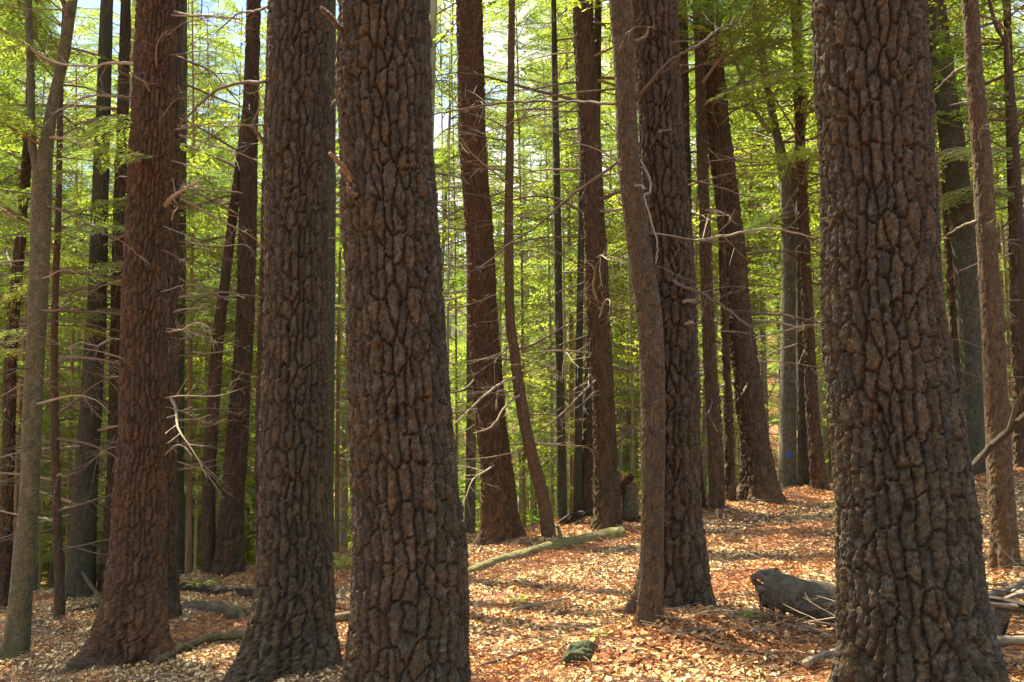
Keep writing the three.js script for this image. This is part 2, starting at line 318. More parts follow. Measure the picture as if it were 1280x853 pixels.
function crown(root, S, o, R) {
  const { h0, H: top, kind } = o, sets = LIMBS[kind], v = sets[Math.floor(R() * sets.length)], mats = [], cols = [];
  for (let h = h0; h < top; h += (o.gap ?? 0.34) * (0.6 + 0.8 * R())) {
    const t = (h - h0) / (top - h0), L = (o.L ?? 1.3) * (0.35 + 0.65 * Math.pow(1 - t, 0.8)) * (t < 0.12 ? 0.6 + 3.3 * t : 1), k = o.k ?? 2;
    for (let e = 0; e < k; e++) {
      const az = R() * 2 * Math.PI, c = curveAt(S, h), s = L * (0.65 + 0.6 * R());
      const dirx = Math.cos(az), dirz = -Math.sin(az), mid = V(root.position.x + c.x + dirx * s, root.position.y + h, root.position.z + c.z + dirz * s);
      if (!sunlit(mid, R) || inWay(mid, s * 1.1, o.near ?? 9.5)) continue;
      const m = new THREE.Matrix4().makeRotationFromEuler(new THREE.Euler((R() - 0.5) * 0.5, az, (R() - 0.5) * 0.75 + 0.1 + 0.35 * t, 'YXZ')).scale(V(s, s, s * (0.8 + 0.4 * R())));
      m.setPosition(c.x, h, c.z); mats.push(m);
      const g = 0.75 + 0.5 * R(), y = 0.85 + 0.35 * R(); cols.push([g * y, g, g * 0.9]);
    }
  }
  if (!mats.length) return;
  stats.limbs += mats.length;
  instanced('crown_branches', v.wood, M.twig, mats, null, root);
  instanced('crown', v.leaf, v.mat, mats, cols, root);
}
let trunkTris = 0;
const TREES = {};
function tree(key, name, label, bark, samples, o = {}) {
  const R = rng(hash(key.length * 7 + key.charCodeAt(0), key.charCodeAt(key.length - 1) * 13 + key.charCodeAt(1), 5) * 1e9), b = samples[0];
  const B = o.d ? atZ(b[0], b[1], -o.d) : onGround(b[0], b[1]);
  if (o.d) B.y = landform(B.x, B.z);
  const S = samples.map(([px, py, w]) => { const p = atZ(px, py, B.z), D = -B.z; return { h: p.y - B.y, x: p.x - B.x, z: 0, r: span(w, p) / 2 / Math.sqrt(1 + (p.x / D) ** 2) }; });
  if (o.d) S[0].h = 0, S[0].x = S[1].x + (S[0].x - S[1].x) * 0.5;
  const top = o.H ?? 18, a = S[S.length - 1], c = S[Math.max(0, S.length - 3)], sl = clamp((a.x - c.x) / (a.h - c.h), -0.16, 0.16), hv = Math.min(a.h + 0.4, top);
  for (const t of [0.35, 0.7, 1]) { const h = mix(a.h, top, t); S.push({ h, x: a.x + sl * (h - a.h) * (1 - 0.25 * t), z: (R() - 0.5) * 0.2 * t, r: Math.max(0.02, a.r * (1 - 0.85 * t)) }); }
  S.unshift({ h: -0.35, x: S[0].x, z: 0, r: S[0].r * 1.2 });
  const root = thing(name, label, 'tree', B, o.group), dist = B.distanceTo(camera.position), px = dist / 995, rr = curveAt(S, 1.3).r;
  const nT = Math.max(12, Math.round(2 * Math.PI * rr / (px * 1.25))), rows = [], dv = px * (o.dv ?? 1.7);
  for (let h = -0.3; h < hv; h += dv) { const q = curveAt(S, h); rows.push({ c: V(q.x, h, q.z), r: q.r, h }); }
  for (let k = 1; k <= 22; k++) { const h = mix(hv, top, k / 22), q = curveAt(S, h); rows.push({ c: V(q.x, h, q.z), r: q.r, h }); }
  const knots = (o.knots ?? []).map(([kx, ky, kr, kd]) => { const p = atZ(kx, ky, B.z), h = p.y - B.y, q = curveAt(S, h); return [Math.acos(clamp((p.x - B.x - q.x) / q.r, -0.98, 0.98)), h, kr, kd]; });
  const trunk = part('trunk', barkStem(rows, nT, BARK[bark], (hash(key.charCodeAt(0), key.charCodeAt(1) + key.length, 9) * 900) | 0, { lobes: o.lobes ?? true, lobeH: o.lobeH, lobeA: o.lobeA, rref: rr, knots, moss: o.moss, tint: o.tint, detail: o.detail, crackScale: clamp(px / 0.0072, 1, 1.9) }), barkMat, root);
  trunkTris += rows.length * nT * 2;
  mounds.push([B.x, B.z, 0.35 + rr * 2.2, o.mound ?? 0.05]);
  const info = TREES[key] = { root, S, B, R, rr, trunk };
  if (o.dead) deadBranches(info, o.dead, o.dh ?? [1.3, 6.5], o.dl ?? [0.5, 1.6], o.pale ?? 0.35, o.near ?? 8);
  if (o.crown !== false) crown(root, S, { h0: o.h0 ?? 7, H: top, kind: o.kind ?? 'hemlock', L: o.L, k: o.k, gap: o.gap, near: o.near }, R);
  return info;
}
function deadBranches(t, n, [ha, hb], [la, lb], pale, near) {
  for (let k = 0; k < n; k++) {
    const h = mix(ha, hb, (k + t.R()) / n), c = curveAt(t.S, h), az = t.R() * 2 * Math.PI, L = mix(la, lb, t.R() * t.R() + 0.15);
    const mid = V(t.B.x + c.x + Math.cos(az) * L / 2, t.B.y + h, t.B.z + c.z - Math.sin(az) * L / 2);
    if (inWay(mid, L * 0.5, near)) continue;
    const m = part('branch', DEAD[Math.floor(t.R() * DEAD.length)], t.R() < pale ? M.deadPale : M.dead, t.root);
    m.position.set(c.x + Math.cos(az) * c.r * 0.7, h, c.z - Math.sin(az) * c.r * 0.7);
    m.rotation.set((t.R() - 0.5) * 2, az, (t.R() - 0.62) * 0.8, 'YXZ'); m.scale.setScalar(L);
  }
}
// a branch followed in the photograph, leaving a trunk; dz is how far its tip comes forward
function traced(key, pts, w0, w1, mat, dz = 0, twigs = 5, name = 'branch', seed = 1) {
  const t = TREES[key], R = rng(seed * 97 + pts[0][0]), b = new Build(), n = pts.length, P = [];
  for (let k = 0; k < n; k++) { const z = t.B.z + dz * (k / (n - 1)) ** 0.8; P.push(atZ(pts[k][0], pts[k][1], z).sub(t.B)); }
  const cv = new THREE.CatmullRomCurve3(P), m = Math.max(8, n * 5), path = cv.getPoints(m), L = cv.getLength();
  for (let k = 2; k < m; k++) path[k].add(V((R() - 0.5), (R() - 0.5), (R() - 0.5)).multiplyScalar(0.010));
  const d = -t.B.z / F, rad = path.map((_, k) => mix(w0, w1, k / m) / 2 * d);
  b.tube(path, rad, 7);
  for (let k = 0; k < twigs; k++) {
    const q = 0.2 + 0.78 * (k + R()) / twigs, o = along(path, Math.min(q, 0.99)), dir = along(path, Math.min(q + 0.03, 1)).sub(o).normalize().applyAxisAngle(V(0, 0, 1), (R() < 0.5 ? 1 : -1) * (0.4 + 0.6 * R())), l = L * (0.12 + 0.25 * R()), tp = [];
    dir.z += (R() - 0.5) * 0.8; const bow = (R() - 0.5) * 0.5;
    for (let j = 0; j <= 5; j++) tp.push(o.clone().addScaledVector(dir, l * j / 5).add(V(0, bow * l * (j / 5) ** 2, 0)));
    const r = Math.max(0.0025, mix(w0, w1, q) / 2 * d * 0.45); b.tube(tp, tp.map((_, j) => r * (1 - j / 6)), 4, false);
    for (let e = 0; e < 2; e++) { const o2 = along(tp, 0.3 + 0.5 * R()), d2 = dir.clone().applyAxisAngle(V(0, 0, 1), (R() - 0.5) * 2.2), l2 = l * 0.5; b.tube([o2, o2.clone().addScaledVector(d2, l2 * 0.5), o2.clone().addScaledVector(d2, l2).add(V(0, -0.03 * l2, 0))], [r * 0.6, r * 0.45, r * 0.2], 3, false); }
  }
  return part(name, b.done(), mat, t.root);
}

// ---------------------------------------------------------------- the trees in the photograph (base first)
const pines = 'pine_tree', hem = 'hemlock_tree', beech = 'beech_tree';
tree('R4', pines, 'massive dark plated pine trunk in front of the fallen log and brush pile', 'plate',
  [[1148, 885, 214], [1146, 846, 200], [1136, 725, 186], [1123, 572, 165], [1114, 480, 156], [1106, 403, 150], [1094, 202, 140], [1086, 0, 139]],
  { H: 20, h0: 9, kind: 'pine', L: 1.5, k: 3, near: 11, knots: [[1047, 116, 0.016, 0.04], [1113, 119, 0.018, 0.04], [1152, 108, 0.018, 0.045], [1080, 395, 0.015, 0.04], [1094, 275, 0.013, 0.03], [1076, 515, 0.017, 0.04], [1105, 630, 0.018, 0.04]] });
tree('L3', pines, 'massive plated pine trunk bearing two snapped branch stubs', 'plate',
  [[508, 948, 190], [509, 846, 159], [511, 725, 142], [505, 572, 130], [494, 403, 121], [489, 302, 115], [484, 202, 113], [480, 100, 111], [480, 0, 109]],
  { H: 20, h0: 9, kind: 'pine', L: 1.5, k: 3, near: 11, knots: [[481, 18, 0.03, 0.045], [502, 518, 0.024, 0.045], [480, 440, 0.018, 0.035], [457, 655, 0.018, 0.035], [517, 785, 0.024, 0.04], [462, 560, 0.014, 0.03]] });
tree('L2', pines, 'thick straight dark brown pine with flared roots beside the arched branch', 'plate',
  [[358, 850, 142], [364, 801, 120], [366, 775, 108], [369, 725, 96], [368, 650, 86], [367, 572, 80], [370, 403, 78], [371, 202, 78], [375, 0, 74]],
  { H: 20, h0: 8.5, kind: 'pine', L: 1.5, k: 3, near: 11, knots: [[377, 62, 0.018, 0.03], [378, 256, 0.018, 0.03], [368, 416, 0.02, 0.035], [345, 110, 0.012, 0.03]] });
tree('L1', pines, 'reddish brown furrowed pine with knobbly spreading roots near the mossy trunk', 'red',
  [[163, 834, 122], [164, 806, 102], [166, 780, 90], [170, 725, 76], [173, 650, 68], [176, 572, 60], [178, 500, 58], [180, 400, 57], [182, 300, 52], [190, 150, 53], [195, 0, 48]],
  { H: 20, h0: 8.5, kind: 'pine', L: 1.4, k: 3, near: 11, dead: 26, dh: [2.0, 5.6], dl: [0.35, 1.0], pale: 0.75, near: 6.9, lobeA: 1.9, lobeH: 0.3, tint: [1.1, 1, 0.95] });
tree('C6', pines, 'thick plated pine standing close behind the slim trunk', 'plate',
  [[840, 792, 132], [840, 766, 112], [842, 732, 90], [842, 663, 74], [841, 594, 68], [841, 500, 66], [839, 403, 63], [836, 302, 60], [828, 202, 56], [818, 0, 54]],
  { H: 19, h0: 8, kind: 'pine', L: 1.4, k: 3, near: 11, mound: 0.08, tint: [1.05, 0.97, 0.94], dead: 7, dh: [2.2, 4.4], dl: [0.3, 0.8], near: 6 });
tree('C5', hem, 'slim hemlock trunk on the orange needle mound touching the plated pine', 'fine',
  [[814, 821, 46], [813, 790, 38], [813, 766, 34], [815, 697, 30], [816.5, 594, 30], [816, 500, 31], [812, 403, 31], [798, 302, 29], [786, 202, 27], [782, 101, 26], [776, 0, 27]],
  { H: 13, h0: 7, L: 0.9, k: 2, near: 11, mound: 0.10, dead: 6, dh: [2.2, 4.4], dl: [0.3, 0.8], near: 5.5 });
tree('C7', pines, 'straight dark pine rising behind the mossy log beside the splintered stump', 'furrow',
  [[758, 668, 40], [759, 640, 34], [758, 600, 31], [756, 531, 29], [753, 470, 28], [748, 403, 29], [744, 302, 28], [739, 202, 27], [733, 101, 26], [728, 0, 25]],
  { H: 19, h0: 4.7, kind: 'pine', L: 1.4, k: 2, dead: 30, dh: [1.8, 7.5], dl: [0.8, 2.4], tint: [1.05, 0.95, 0.9] });
tree('C8', pines, 'broad red brown pine at the crest behind the leaning thin tree', 'red',
  [[627, 684, 68], [626, 665, 56], [624, 640, 48], [621, 592, 42], [614, 531, 39], [609, 470, 39], [604, 403, 38], [600, 302, 35], [592, 202, 34], [586, 0, 32]],
  { H: 19, h0: 4.6, kind: 'broad', L: 1.2, k: 2, dead: 30, dh: [0.8, 6], dl: [0.6, 1.7], pale: 0.6, tint: [1.05, 0.92, 0.85] });
tree('C9', hem, 'thin leaning tree bent over beside the mossy log', 'fine',
  [[687, 681, 20], [679, 623, 17], [663, 562, 16], [651, 501, 15], [643, 440, 13], [638, 403, 12], [636, 300, 11], [637, 202, 10], [640, 0, 8]],
  { H: 10, h0: 4.6, L: 0.8, k: 2, dead: 30, dh: [0.8, 6], dl: [0.4, 1.4], pale: 0.5, lobes: false, tint: [0.95, 0.8, 0.75] });
tree('R10', pines, 'leaning dark pine with buttressed base at the top of the slope', 'red',
  [[953, 637, 74], [952, 615, 54], [949, 590, 45], [944, 553, 38], [936, 496, 36], [930, 440, 34], [924, 403, 33], [915, 302, 31], [903, 202, 30], [891, 101, 31], [883, 0, 30]],
  { H: 19, h0: 4.9, kind: 'pine', L: 1.3, k: 2, dead: 26, dh: [1.6, 7.5], dl: [0.6, 2.0], pale: 0.5, lobeH: 0.4 });
tree('R16', pines, 'dark pine mostly hidden behind the thick plated pine', 'furrow',
  [[866, 650, 54], [862, 620, 42], [857, 560, 38], [850, 400, 36], [842, 0, 32]], { H: 18, h0: 5.2, kind: 'pine', L: 1.2, dead: 8 });
tree('R17', hem, 'slim sunlit hemlock beside the brush pile', 'fine',
  [[1257, 719, 41], [1256, 680, 35], [1250, 585, 34], [1245, 488, 31], [1241, 403, 29], [1234, 302, 26], [1228, 202, 25], [1219, 101, 22], [1213, 0, 21]],
  { H: 13, h0: 6.5, L: 0.9, k: 2, near: 11, dead: 10, dh: [1.0, 4.6], dl: [0.25, 0.7], near: 6, tint: [1.1, 1, 0.9] });
tree('R18', beech, 'dark mossy straight trunk standing behind the slim sunlit hemlock', 'moss',
  [[1219, 600, 35], [1218, 560, 30], [1216, 488, 28], [1212, 403, 30], [1205, 302, 32], [1194, 202, 31], [1180, 101, 30], [1168, 0, 28]],
  { H: 18, h0: 4.8, kind: 'broad', L: 1.1, k: 2, dead: 14, dh: [1.2, 7], dl: [0.6, 1.7] });
const forkR = tree('R11', beech, 'pale mottled forked trunk marked with a blue paint spot', 'pale',
  [[986, 622, 28], [985, 590, 24], [985, 553, 23], [986, 440, 21], [987, 302, 20], [984, 225, 19], [975, 185, 13], [966, 145, 11], [955, 80, 10], [945, 20, 9]],
  { H: 11, h0: 4.1, kind: 'broad', L: 1.0, k: 2, dead: 10, dh: [2, 7], dl: [0.6, 1.6], lobes: true, moss: (h, th) => 0.3 - h * 0.9 });
tree('L22', beech, 'olive mossy smooth forked trunk with a dark green foot', 'smooth',
  [[19, 830, 42], [23, 775, 33], [31, 680, 28], [36, 623, 26], [42, 471, 25], [46, 403, 25], [50, 302, 26], [52, 230, 25], [58, 180, 18], [66, 130, 15], [79, 70, 15], [90, 0, 14]],
  { H: 12, h0: 4.4, kind: 'hemlock', L: 1.0, k: 2, dead: 14, dh: [2, 6], dl: [0.6, 1.6], tint: [1.0, 0.92, 0.7], moss: (h, th) => 0.65 - h * 1.3, near: 8 });
tree('L23', hem, 'dark leaning trunk left of the olive mossy forked tree', 'furrow', [[2, 768, 24], [5, 690, 20], [9, 600, 18], [14, 430, 16], [25, 300, 14], [34, 180, 12], [40, 60, 10]], { H: 15, h0: 3.6, L: 1.44, k: 3, dead: 12, dh: [1.2, 4], dl: [0.7, 1.8], near: 9 });
tree('L24', hem, 'thin dark sapling trunk between the olive forked tree and the mossy dark trunk', 'fine', [[75, 778, 15], [71, 650, 12], [68, 520, 11], [68, 400, 9], [73, 250, 8], [76, 100, 7]], { H: 9, h0: 3.0, L: 1.08, k: 3, gap: 0.3, dead: 26, dh: [0.7, 4], dl: [0.7, 1.7], near: 9, tint: [0.7, 0.62, 0.6] });
tree('L25', hem, 'dark greenish old trunk with the dead stick leaning at its foot', 'moss', [[100, 756, 44], [103, 675, 34], [107, 600, 32], [114, 496, 28], [120, 400, 25], [125, 250, 21], [130, 100, 18]], { H: 17, h0: 3.8, L: 1.56, k: 3, dead: 26, dh: [0.9, 5], dl: [0.8, 2], near: 9, tint: [0.85, 0.8, 0.8] });
tree('L26', hem, 'dark trunk showing just left of the reddish pine', 'furrow', [[134, 751, 26], [138, 680, 22], [143, 572, 19], [146, 400, 17], [150, 250, 16], [155, 80, 14]], { H: 16, h0: 3.3, L: 1.32, k: 3, dead: 12, near: 9, tint: [0.8, 0.8, 0.8] });
tree('L27', hem, 'dark flared trunk close behind the right side of the reddish pine', 'furrow', [[214, 783, 36], [212, 740, 24], [211, 650, 22], [212, 500, 20], [214, 300, 18], [218, 100, 16], [220, 0, 15]], { H: 16, h0: 6, L: 1.32, k: 3, dead: 16, dh: [1.4, 5.5], dl: [0.6, 1.6], near: 9, pale: 0.5 });
tree('L28', hem, 'greyish trunk behind the reddish pine by the mossy crest rocks', 'moss', [[220, 731, 22], [221, 640, 19], [221, 560, 18], [223, 400, 16], [226, 200, 14]], { H: 16, h0: 3.1, L: 1.32, k: 3, dead: 14, tint: [1.1, 1, 0.9] });
tree('L29', hem, 'slender curving trunk left of the flared brown pine on the crest', 'fine', [[261, 728, 21], [260, 650, 18], [263, 560, 17], [272, 430, 15], [280, 360, 13], [292, 260, 12], [303, 170, 10], [318, 40, 8]], { H: 11, h0: 4.6, L: 1.20, k: 3, dead: 24, dh: [1.0, 6], dl: [0.6, 1.6], pale: 0.5, lobes: false, tint: [0.7, 0.6, 0.58] });
tree('L30', pines, 'tapered flared brown pine on the crest beside the slender curving trunk', 'furrow', [[287, 726, 44], [288, 690, 37], [289, 650, 32], [295, 572, 28], [302, 471, 24], [306, 400, 23], [310, 252, 22], [314, 110, 19], [317, 0, 18]], { H: 18, h0: 4.0, kind: 'hemlock', L: 1.56, k: 3, dead: 22, dh: [1.4, 6.5], dl: [0.6, 1.7], pale: 0.6, tint: [0.92, 0.84, 0.82] });
tree('L32', pines, 'reddish trunk peeping out from behind the thick straight pine', 'red', [[335, 742, 30], [332, 680, 24], [330, 572, 22], [334, 350, 21], [340, 150, 20], [344, 0, 18]], { H: 18, h0: 4.4, kind: 'pine', L: 1.2, dead: 8 });
tree('L34', hem, 'dark flared trunk behind the gap between the two thick pines', 'moss', [[400, 716, 44], [402, 680, 32], [404, 560, 27], [407, 300, 24], [410, 60, 20]], { H: 17, h0: 4.8, L: 1.44, dead: 8 });
tree('C71', hem, 'dark companion trunk pressed behind the straight pine by the stump', 'furrow', [[732, 655, 19], [733, 600, 15], [736, 531, 14], [738, 470, 14], [741, 403, 14], [744, 200, 12]], { H: 15, h0: 4.6, L: 1.32, k: 3, dead: 10 });
tree('C72', beech, 'narrow grey green mossy trunk left of the straight pine companion', 'moss', [[722, 657, 12], [723, 560, 10], [724, 450, 9], [727, 250, 8]], { H: 13, h0: 3.4, kind: 'broad', L: 1.0, k: 3, dead: 5 });
tree('R12', beech, 'grey trunk tucked behind the blue marked forked tree', 'moss', [[1006, 621, 16], [1004, 560, 14], [1002, 460, 13], [1001, 300, 12]], { H: 15, h0: 3.8, kind: 'broad', L: 1.1, k: 2, dead: 6, tint: [1.2, 1.1, 1.1] });
tree('R13', pines, 'orange brown trunk tinted as if sunlit right of the blue marked forked tree', 'red', [[1027, 621, 24], [1022, 580, 20], [1017, 530, 18], [1012, 440, 15], [1004, 250, 13]], { H: 15, h0: 3.1, kind: 'pine', L: 1.1, dead: 6, tint: [1.12, 1.02, 0.95] });  // warm tint puts a little sunlight into the bark colour
tree('R14', pines, 'red brown trunk seen between the plated pine and the leaning pine', 'red', [[897, 649, 24], [896, 600, 20], [893, 530, 19], [887, 440, 16], [880, 250, 14], [874, 60, 12]], { H: 17, h0: 3.4, kind: 'hemlock', L: 1.44, k: 3, dead: 16, dh: [1.5, 6] });
tree('R15', pines, 'pale orange trunk tinted as if sunlit just left of the leaning pine base', 'red', [[914, 643, 16], [913, 590, 13], [911, 520, 12], [906, 400, 11]], { H: 13, h0: 4, kind: 'broad', L: 1, dead: 4, tint: [1.12, 1.05, 0.95] });  // tint brightens the bark, standing in for sun on this trunk
tree('R20', pines, 'thin reddish trunk behind the dark mossy straight trunk', 'red', [[1206, 594, 17], [1200, 500, 14], [1194, 430, 13], [1186, 300, 11]], { H: 14, h0: 4, kind: 'broad', L: 1.1, k: 2, dead: 5 });
tree('R21', hem, 'orange brown trunk right of the slim sunlit hemlock at the slope top', 'red', [[1276, 594, 20], [1274, 500, 16], [1272, 430, 15], [1266, 250, 13]], { H: 15, h0: 3.4, L: 1.44, k: 3, dead: 18, dh: [1, 6], tint: [1.1, 1.03, 0.95] });
tree('R19', hem, 'dead curved dark stem beyond the slim sunlit hemlock', 'fine', [[1288, 640, 12], [1284, 500, 11], [1280, 400, 10], [1276, 290, 10], [1271, 200, 9], [1264, 100, 8], [1258, 55, 6], [1246, 34, 5]], { H: 6.2, crown: false, dead: 22, dh: [1, 5.5], dl: [0.5, 1.3], lobes: false, tint: [0.6, 0.55, 0.55], pale: 0.1 });
tree('C35', beech, 'dark slender trunk in the gap right of the leaning thin tree', 'moss', [[703, 662, 13], [702, 580, 12], [700, 500, 11], [697, 300, 10]], { H: 13, h0: 3, kind: 'broad', L: 1, k: 3, dead: 8 });
tree('C36', beech, 'grey sunlit trunk left of the broad red brown pine', 'smooth', [[586, 684, 15], [588, 600, 13], [589, 480, 12], [588, 300, 11]], { H: 14, h0: 3.4, kind: 'broad', L: 1.1, k: 3, d: 16, dead: 5, tint: [0.8, 0.75, 0.7] });
function stem(key, bark, samples, H, o = {}) { // the second arm of a fork
  const t = TREES[key], S = samples.map(([px, py, w]) => { const p = atZ(px, py, t.B.z).sub(t.B); return { h: p.y, x: p.x, z: 0, r: span(w, p.clone().add(t.B)) / 2 }; });
  const a = S[S.length - 1], c = S[S.length - 2], sl = (a.x - c.x) / (a.h - c.h);
  S.push({ h: H, x: a.x + sl * (H - a.h) * 0.8, z: 0.1, r: 0.012 });
  const rows = []; for (let h = S[0].h; h < H; h += 0.035) { const q = curveAt(S, h); rows.push({ c: V(q.x, h, q.z), r: q.r, h }); }
  part('stem', barkStem(rows, 18, BARK[bark], 77 + key.length, { rref: S[1].r, ...o }), barkMat, t.root);
}
stem('R11', 'pale', [[985, 240, 15], [993, 215, 14], [1000, 170, 12], [1004, 126, 11], [999, 70, 10], [993, 20, 9]], 11);
stem('L22', 'smooth', [[51, 240, 14], [45, 205, 12], [40, 180, 10], [38, 100, 9], [35, 0, 9]], 9, { tint: [1, 0.98, 0.9] });
{ // blue trail mark
  const t = forkR, p = atZ(983, 568, t.B.z).sub(t.B), q = curveAt(t.S, p.y), n = 12, b = new Build(), R = rng(5);
  const c = b.p.length; const ring = []; b.p.push(0, 0, 0); b.uv.push(0, 0);
  const cen = Math.acos(clamp((p.x - q.x) / q.r, -1, 1));
  b.p.length = 0; b.uv.length = 0;
  const put = (a, h) => { const th = cen + a / q.r, r = q.r * 1.035 + 0.008; b.p.push(q.x + Math.cos(th) * r, p.y + h, Math.sin(th) * r); b.uv.push(0, 0); };
  put(0, 0); for (let k = 0; k < n; k++) { const a = k / n * 6.283, s = 0.04 * (0.75 + 0.5 * R()); put(Math.cos(a) * s, Math.sin(a) * s * 1.25); }
  for (let k = 0; k < n; k++) b.i.push(0, 1 + k, 1 + (k + 1) % n);
  part('paint_mark', b.done(), M.paint, t.root, 'blue painted spot');
}
// branches followed in the photograph
traced('L3', [[460, 256], [448, 238], [434, 216], [423, 203], [412, 192]], 11, 5, M.cutWood, 0.30, 0, 'broken_branch', 3);
traced('L3', [[452, 250], [444, 244], [437, 240], [434, 230]], 7, 3, M.cutWood, 0.45, 0, 'broken_branch', 4);
traced('L3', [[434, 48], [424, 34], [412, 20], [402, 10]], 9, 6, M.dead, 0.3, 0, 'broken_branch', 5);
traced('L3', [[434, 290], [428, 286], [424, 282]], 6, 3, M.dead, 0.05, 0, 'broken_branch', 6);
traced('L2', [[334, 185], [326, 172], [319, 160], [316, 150]], 6, 3, M.dead, 0.1, 0, 'broken_branch', 7);
traced('L1', [[203, 260], [216, 246], [231, 236], [250, 226]], 6.5, 3, M.deadPale, 0.3, 3, 'branch', 8);
traced('L1', [[170, 80], [140, 79], [110, 83], [66, 77], [40, 62]], 4.5, 2, M.deadPale, -0.5, 7, 'branch', 9);
traced('L1', [[166, 122], [140, 120], [108, 121], [84, 133], [64, 142]], 3.6, 1.5, M.deadPale, 0.4, 8, 'branch', 10);
traced('L1', [[216, 14], [240, 20], [262, 20], [300, 24]], 4, 2, M.deadPale, -0.6, 6, 'branch', 11);
traced('L1', [[214, 68], [238, 78], [262, 88], [300, 130]], 4, 1.6, M.dead, -0.5, 6, 'branch', 12);
traced('L1', [[160, 428], [140, 424], [122, 432], [100, 428], [84, 436]], 3, 1.2, M.deadPale, 0.5, 9, 'branch', 13);
traced('L1', [[206, 415], [228, 412], [246, 404], [262, 410]], 3, 1.2, M.deadPale, 0.4, 9, 'branch', 14);
traced('L1', [[204, 570], [225, 556], [240, 570]], 2.6, 1.2, M.deadPale, 0.2, 3, 'branch', 15);
traced('L2', [[332, 102], [300, 104], [268, 114], [244, 136], [222, 158]], 5, 2.5, M.dead, -0.9, 9, 'branch', 16);
traced('L2', [[336, 8], [318, 14], [296, 18], [270, 40]], 4, 1.8, M.dead, -0.8, 6, 'branch', 17);
for (const [px, py, az, s, v] of [[186, 160, 2.8, 0.42, 0], [184, 196, 3.5, 0.34, 1], [192, 205, 4.6, 0.26, 2]]) { // live sprays low on the reddish pine
  const t = TREES.L1, p = atZ(px, py, t.B.z).sub(t.B), g = LIMBS.hemlock[v];
  for (const [nm, geo, mat] of [['live_branch', g.wood, M.twig], ['needles', g.leaf, M.hemlock]]) { const m = part(nm, geo, mat, t.root); m.position.copy(p).add(V(0, 0, 0.12)); m.rotation.set(0.3, az, -0.15, 'YXZ'); m.scale.setScalar(s); }
}
traced('L22', [[58, 172], [86, 174], [108, 184], [132, 186]], 4, 1.8, M.deadPale, 0.5, 6, 'branch', 18);
traced('L22', [[52, 256], [74, 262], [100, 274], [122, 288], [150, 300]], 4, 1.5, M.dead, 0.4, 7, 'branch', 19);
traced('L22', [[40, 385], [70, 388], [100, 372], [128, 352]], 3.6, 1.4, M.dead, 0.4, 7, 'branch', 20);
traced('L24', [[70, 520], [96, 500], [124, 478], [150, 470]], 4, 1.5, M.dead, 0.3, 7, 'branch', 21);
traced('L24', [[70, 640], [96, 632], [118, 625], [142, 618]], 4, 1.5, M.dead, 0.3, 7, 'branch', 22);
traced('C5', [[770, 130], [730, 127], [690, 127], [640, 128], [590, 134], [542, 143]], 4.5, 2.5, M.dead, -1.6, 10, 'branch', 23);
traced('C5', [[776, 200], [745, 222], [706, 252], [672, 282], [640, 303], [600, 335]], 4, 2, M.dead, -1.0, 9, 'branch', 24);
traced('C5', [[786, 235], [800, 232], [806, 236]], 3.6, 3, M.deadPale, 0.2, 0, 'branch', 25);
traced('C5', [[792, 52], [806, 46], [811, 34]], 4, 2.5, M.deadPale, 0.25, 0, 'branch', 26);
traced('C5', [[794, 126], [814, 102], [837, 76], [866, 60]], 5, 2, M.dead, 0.5, 4, 'branch', 27);
traced('C5', [[800, 200], [812, 222], [813, 240], [806, 244], [814, 275], [822, 305], [820, 330]], 3.4, 1.6, M.deadPale, 0.18, 0, 'vine', 28);
traced('C6', [[826, 338], [850, 356], [880, 368], [910, 388], [940, 410]], 5, 2.5, M.dead, 0.7, 6, 'branch', 29);
traced('C6', [[846, 304], [876, 300], [910, 294], [966, 286], [1016, 297]], 4.5, 2.2, M.deadPale, -0.6, 7, 'branch', 30);
traced('C6', [[858, 224], [890, 232], [930, 244], [962, 250]], 3, 1.5, M.dead, 0.2, 6, 'branch', 31);
traced('C6', [[845, 70], [880, 52], [902, 34], [930, 30]], 4, 2, M.dead, -0.8, 6, 'branch', 32);
traced('C6', [[842, 405], [856, 405], [866, 403]], 5, 4, M.deadPale, 0.25, 0, 'broken_branch', 33);
traced('C6', [[838, 380], [856, 377], [868, 376]], 5, 4, M.deadPale, 0.3, 0, 'broken_branch', 34);
traced('C9', [[648, 470], [625, 480], [600, 500], [566, 532]], 4, 1.6, M.deadPale, 0.6, 5, 'branch', 35);
traced('C9', [[655, 490], [632, 508], [614, 534], [592, 542]], 3.6, 1.4, M.deadPale, 0.6, 5, 'branch', 36);
traced('C9', [[640, 440], [668, 430], [700, 412], [735, 396]], 4, 1.6, M.dead, -0.4, 8, 'branch', 37);
traced('C8', [[600, 470], [578, 488], [560, 492]], 4, 1.8, M.dead, 0.5, 4, 'branch', 38);
traced('C7', [[752, 470], [730, 490], [700, 520], [668, 542]], 4, 1.8, M.dead, 0.6, 5, 'branch', 39);
traced('C7', [[765, 560], [790, 535], [806, 500]], 4, 1.8, M.dead, 0.5, 5, 'branch', 40);
traced('C7', [[742, 275], [700, 250], [660, 246], [600, 262]], 4, 1.6, M.dead, -0.5, 9, 'branch', 41);
traced('R10', [[918, 478], [900, 484], [880, 492], [866, 496]], 5, 2.5, M.deadPale, 0.5, 3, 'branch', 42);
traced('R10', [[930, 466], [934, 480], [926, 494]], 3, 2, M.deadPale, 0.3, 0, 'branch', 43);
traced('R10', [[900, 130], [930, 96], [958, 50], [970, 28]], 5, 2, M.dead, 0.5, 5, 'branch', 44);
traced('R10', [[884, 60], [940, 84], [990, 110], [1016, 130]], 4, 2, M.dead, -0.5, 8, 'branch', 45);
traced('R11', [[963, 166], [944, 138], [925, 92], [912, 48]], 7, 4, M.deadPale, 0.3, 6, 'branch', 46);
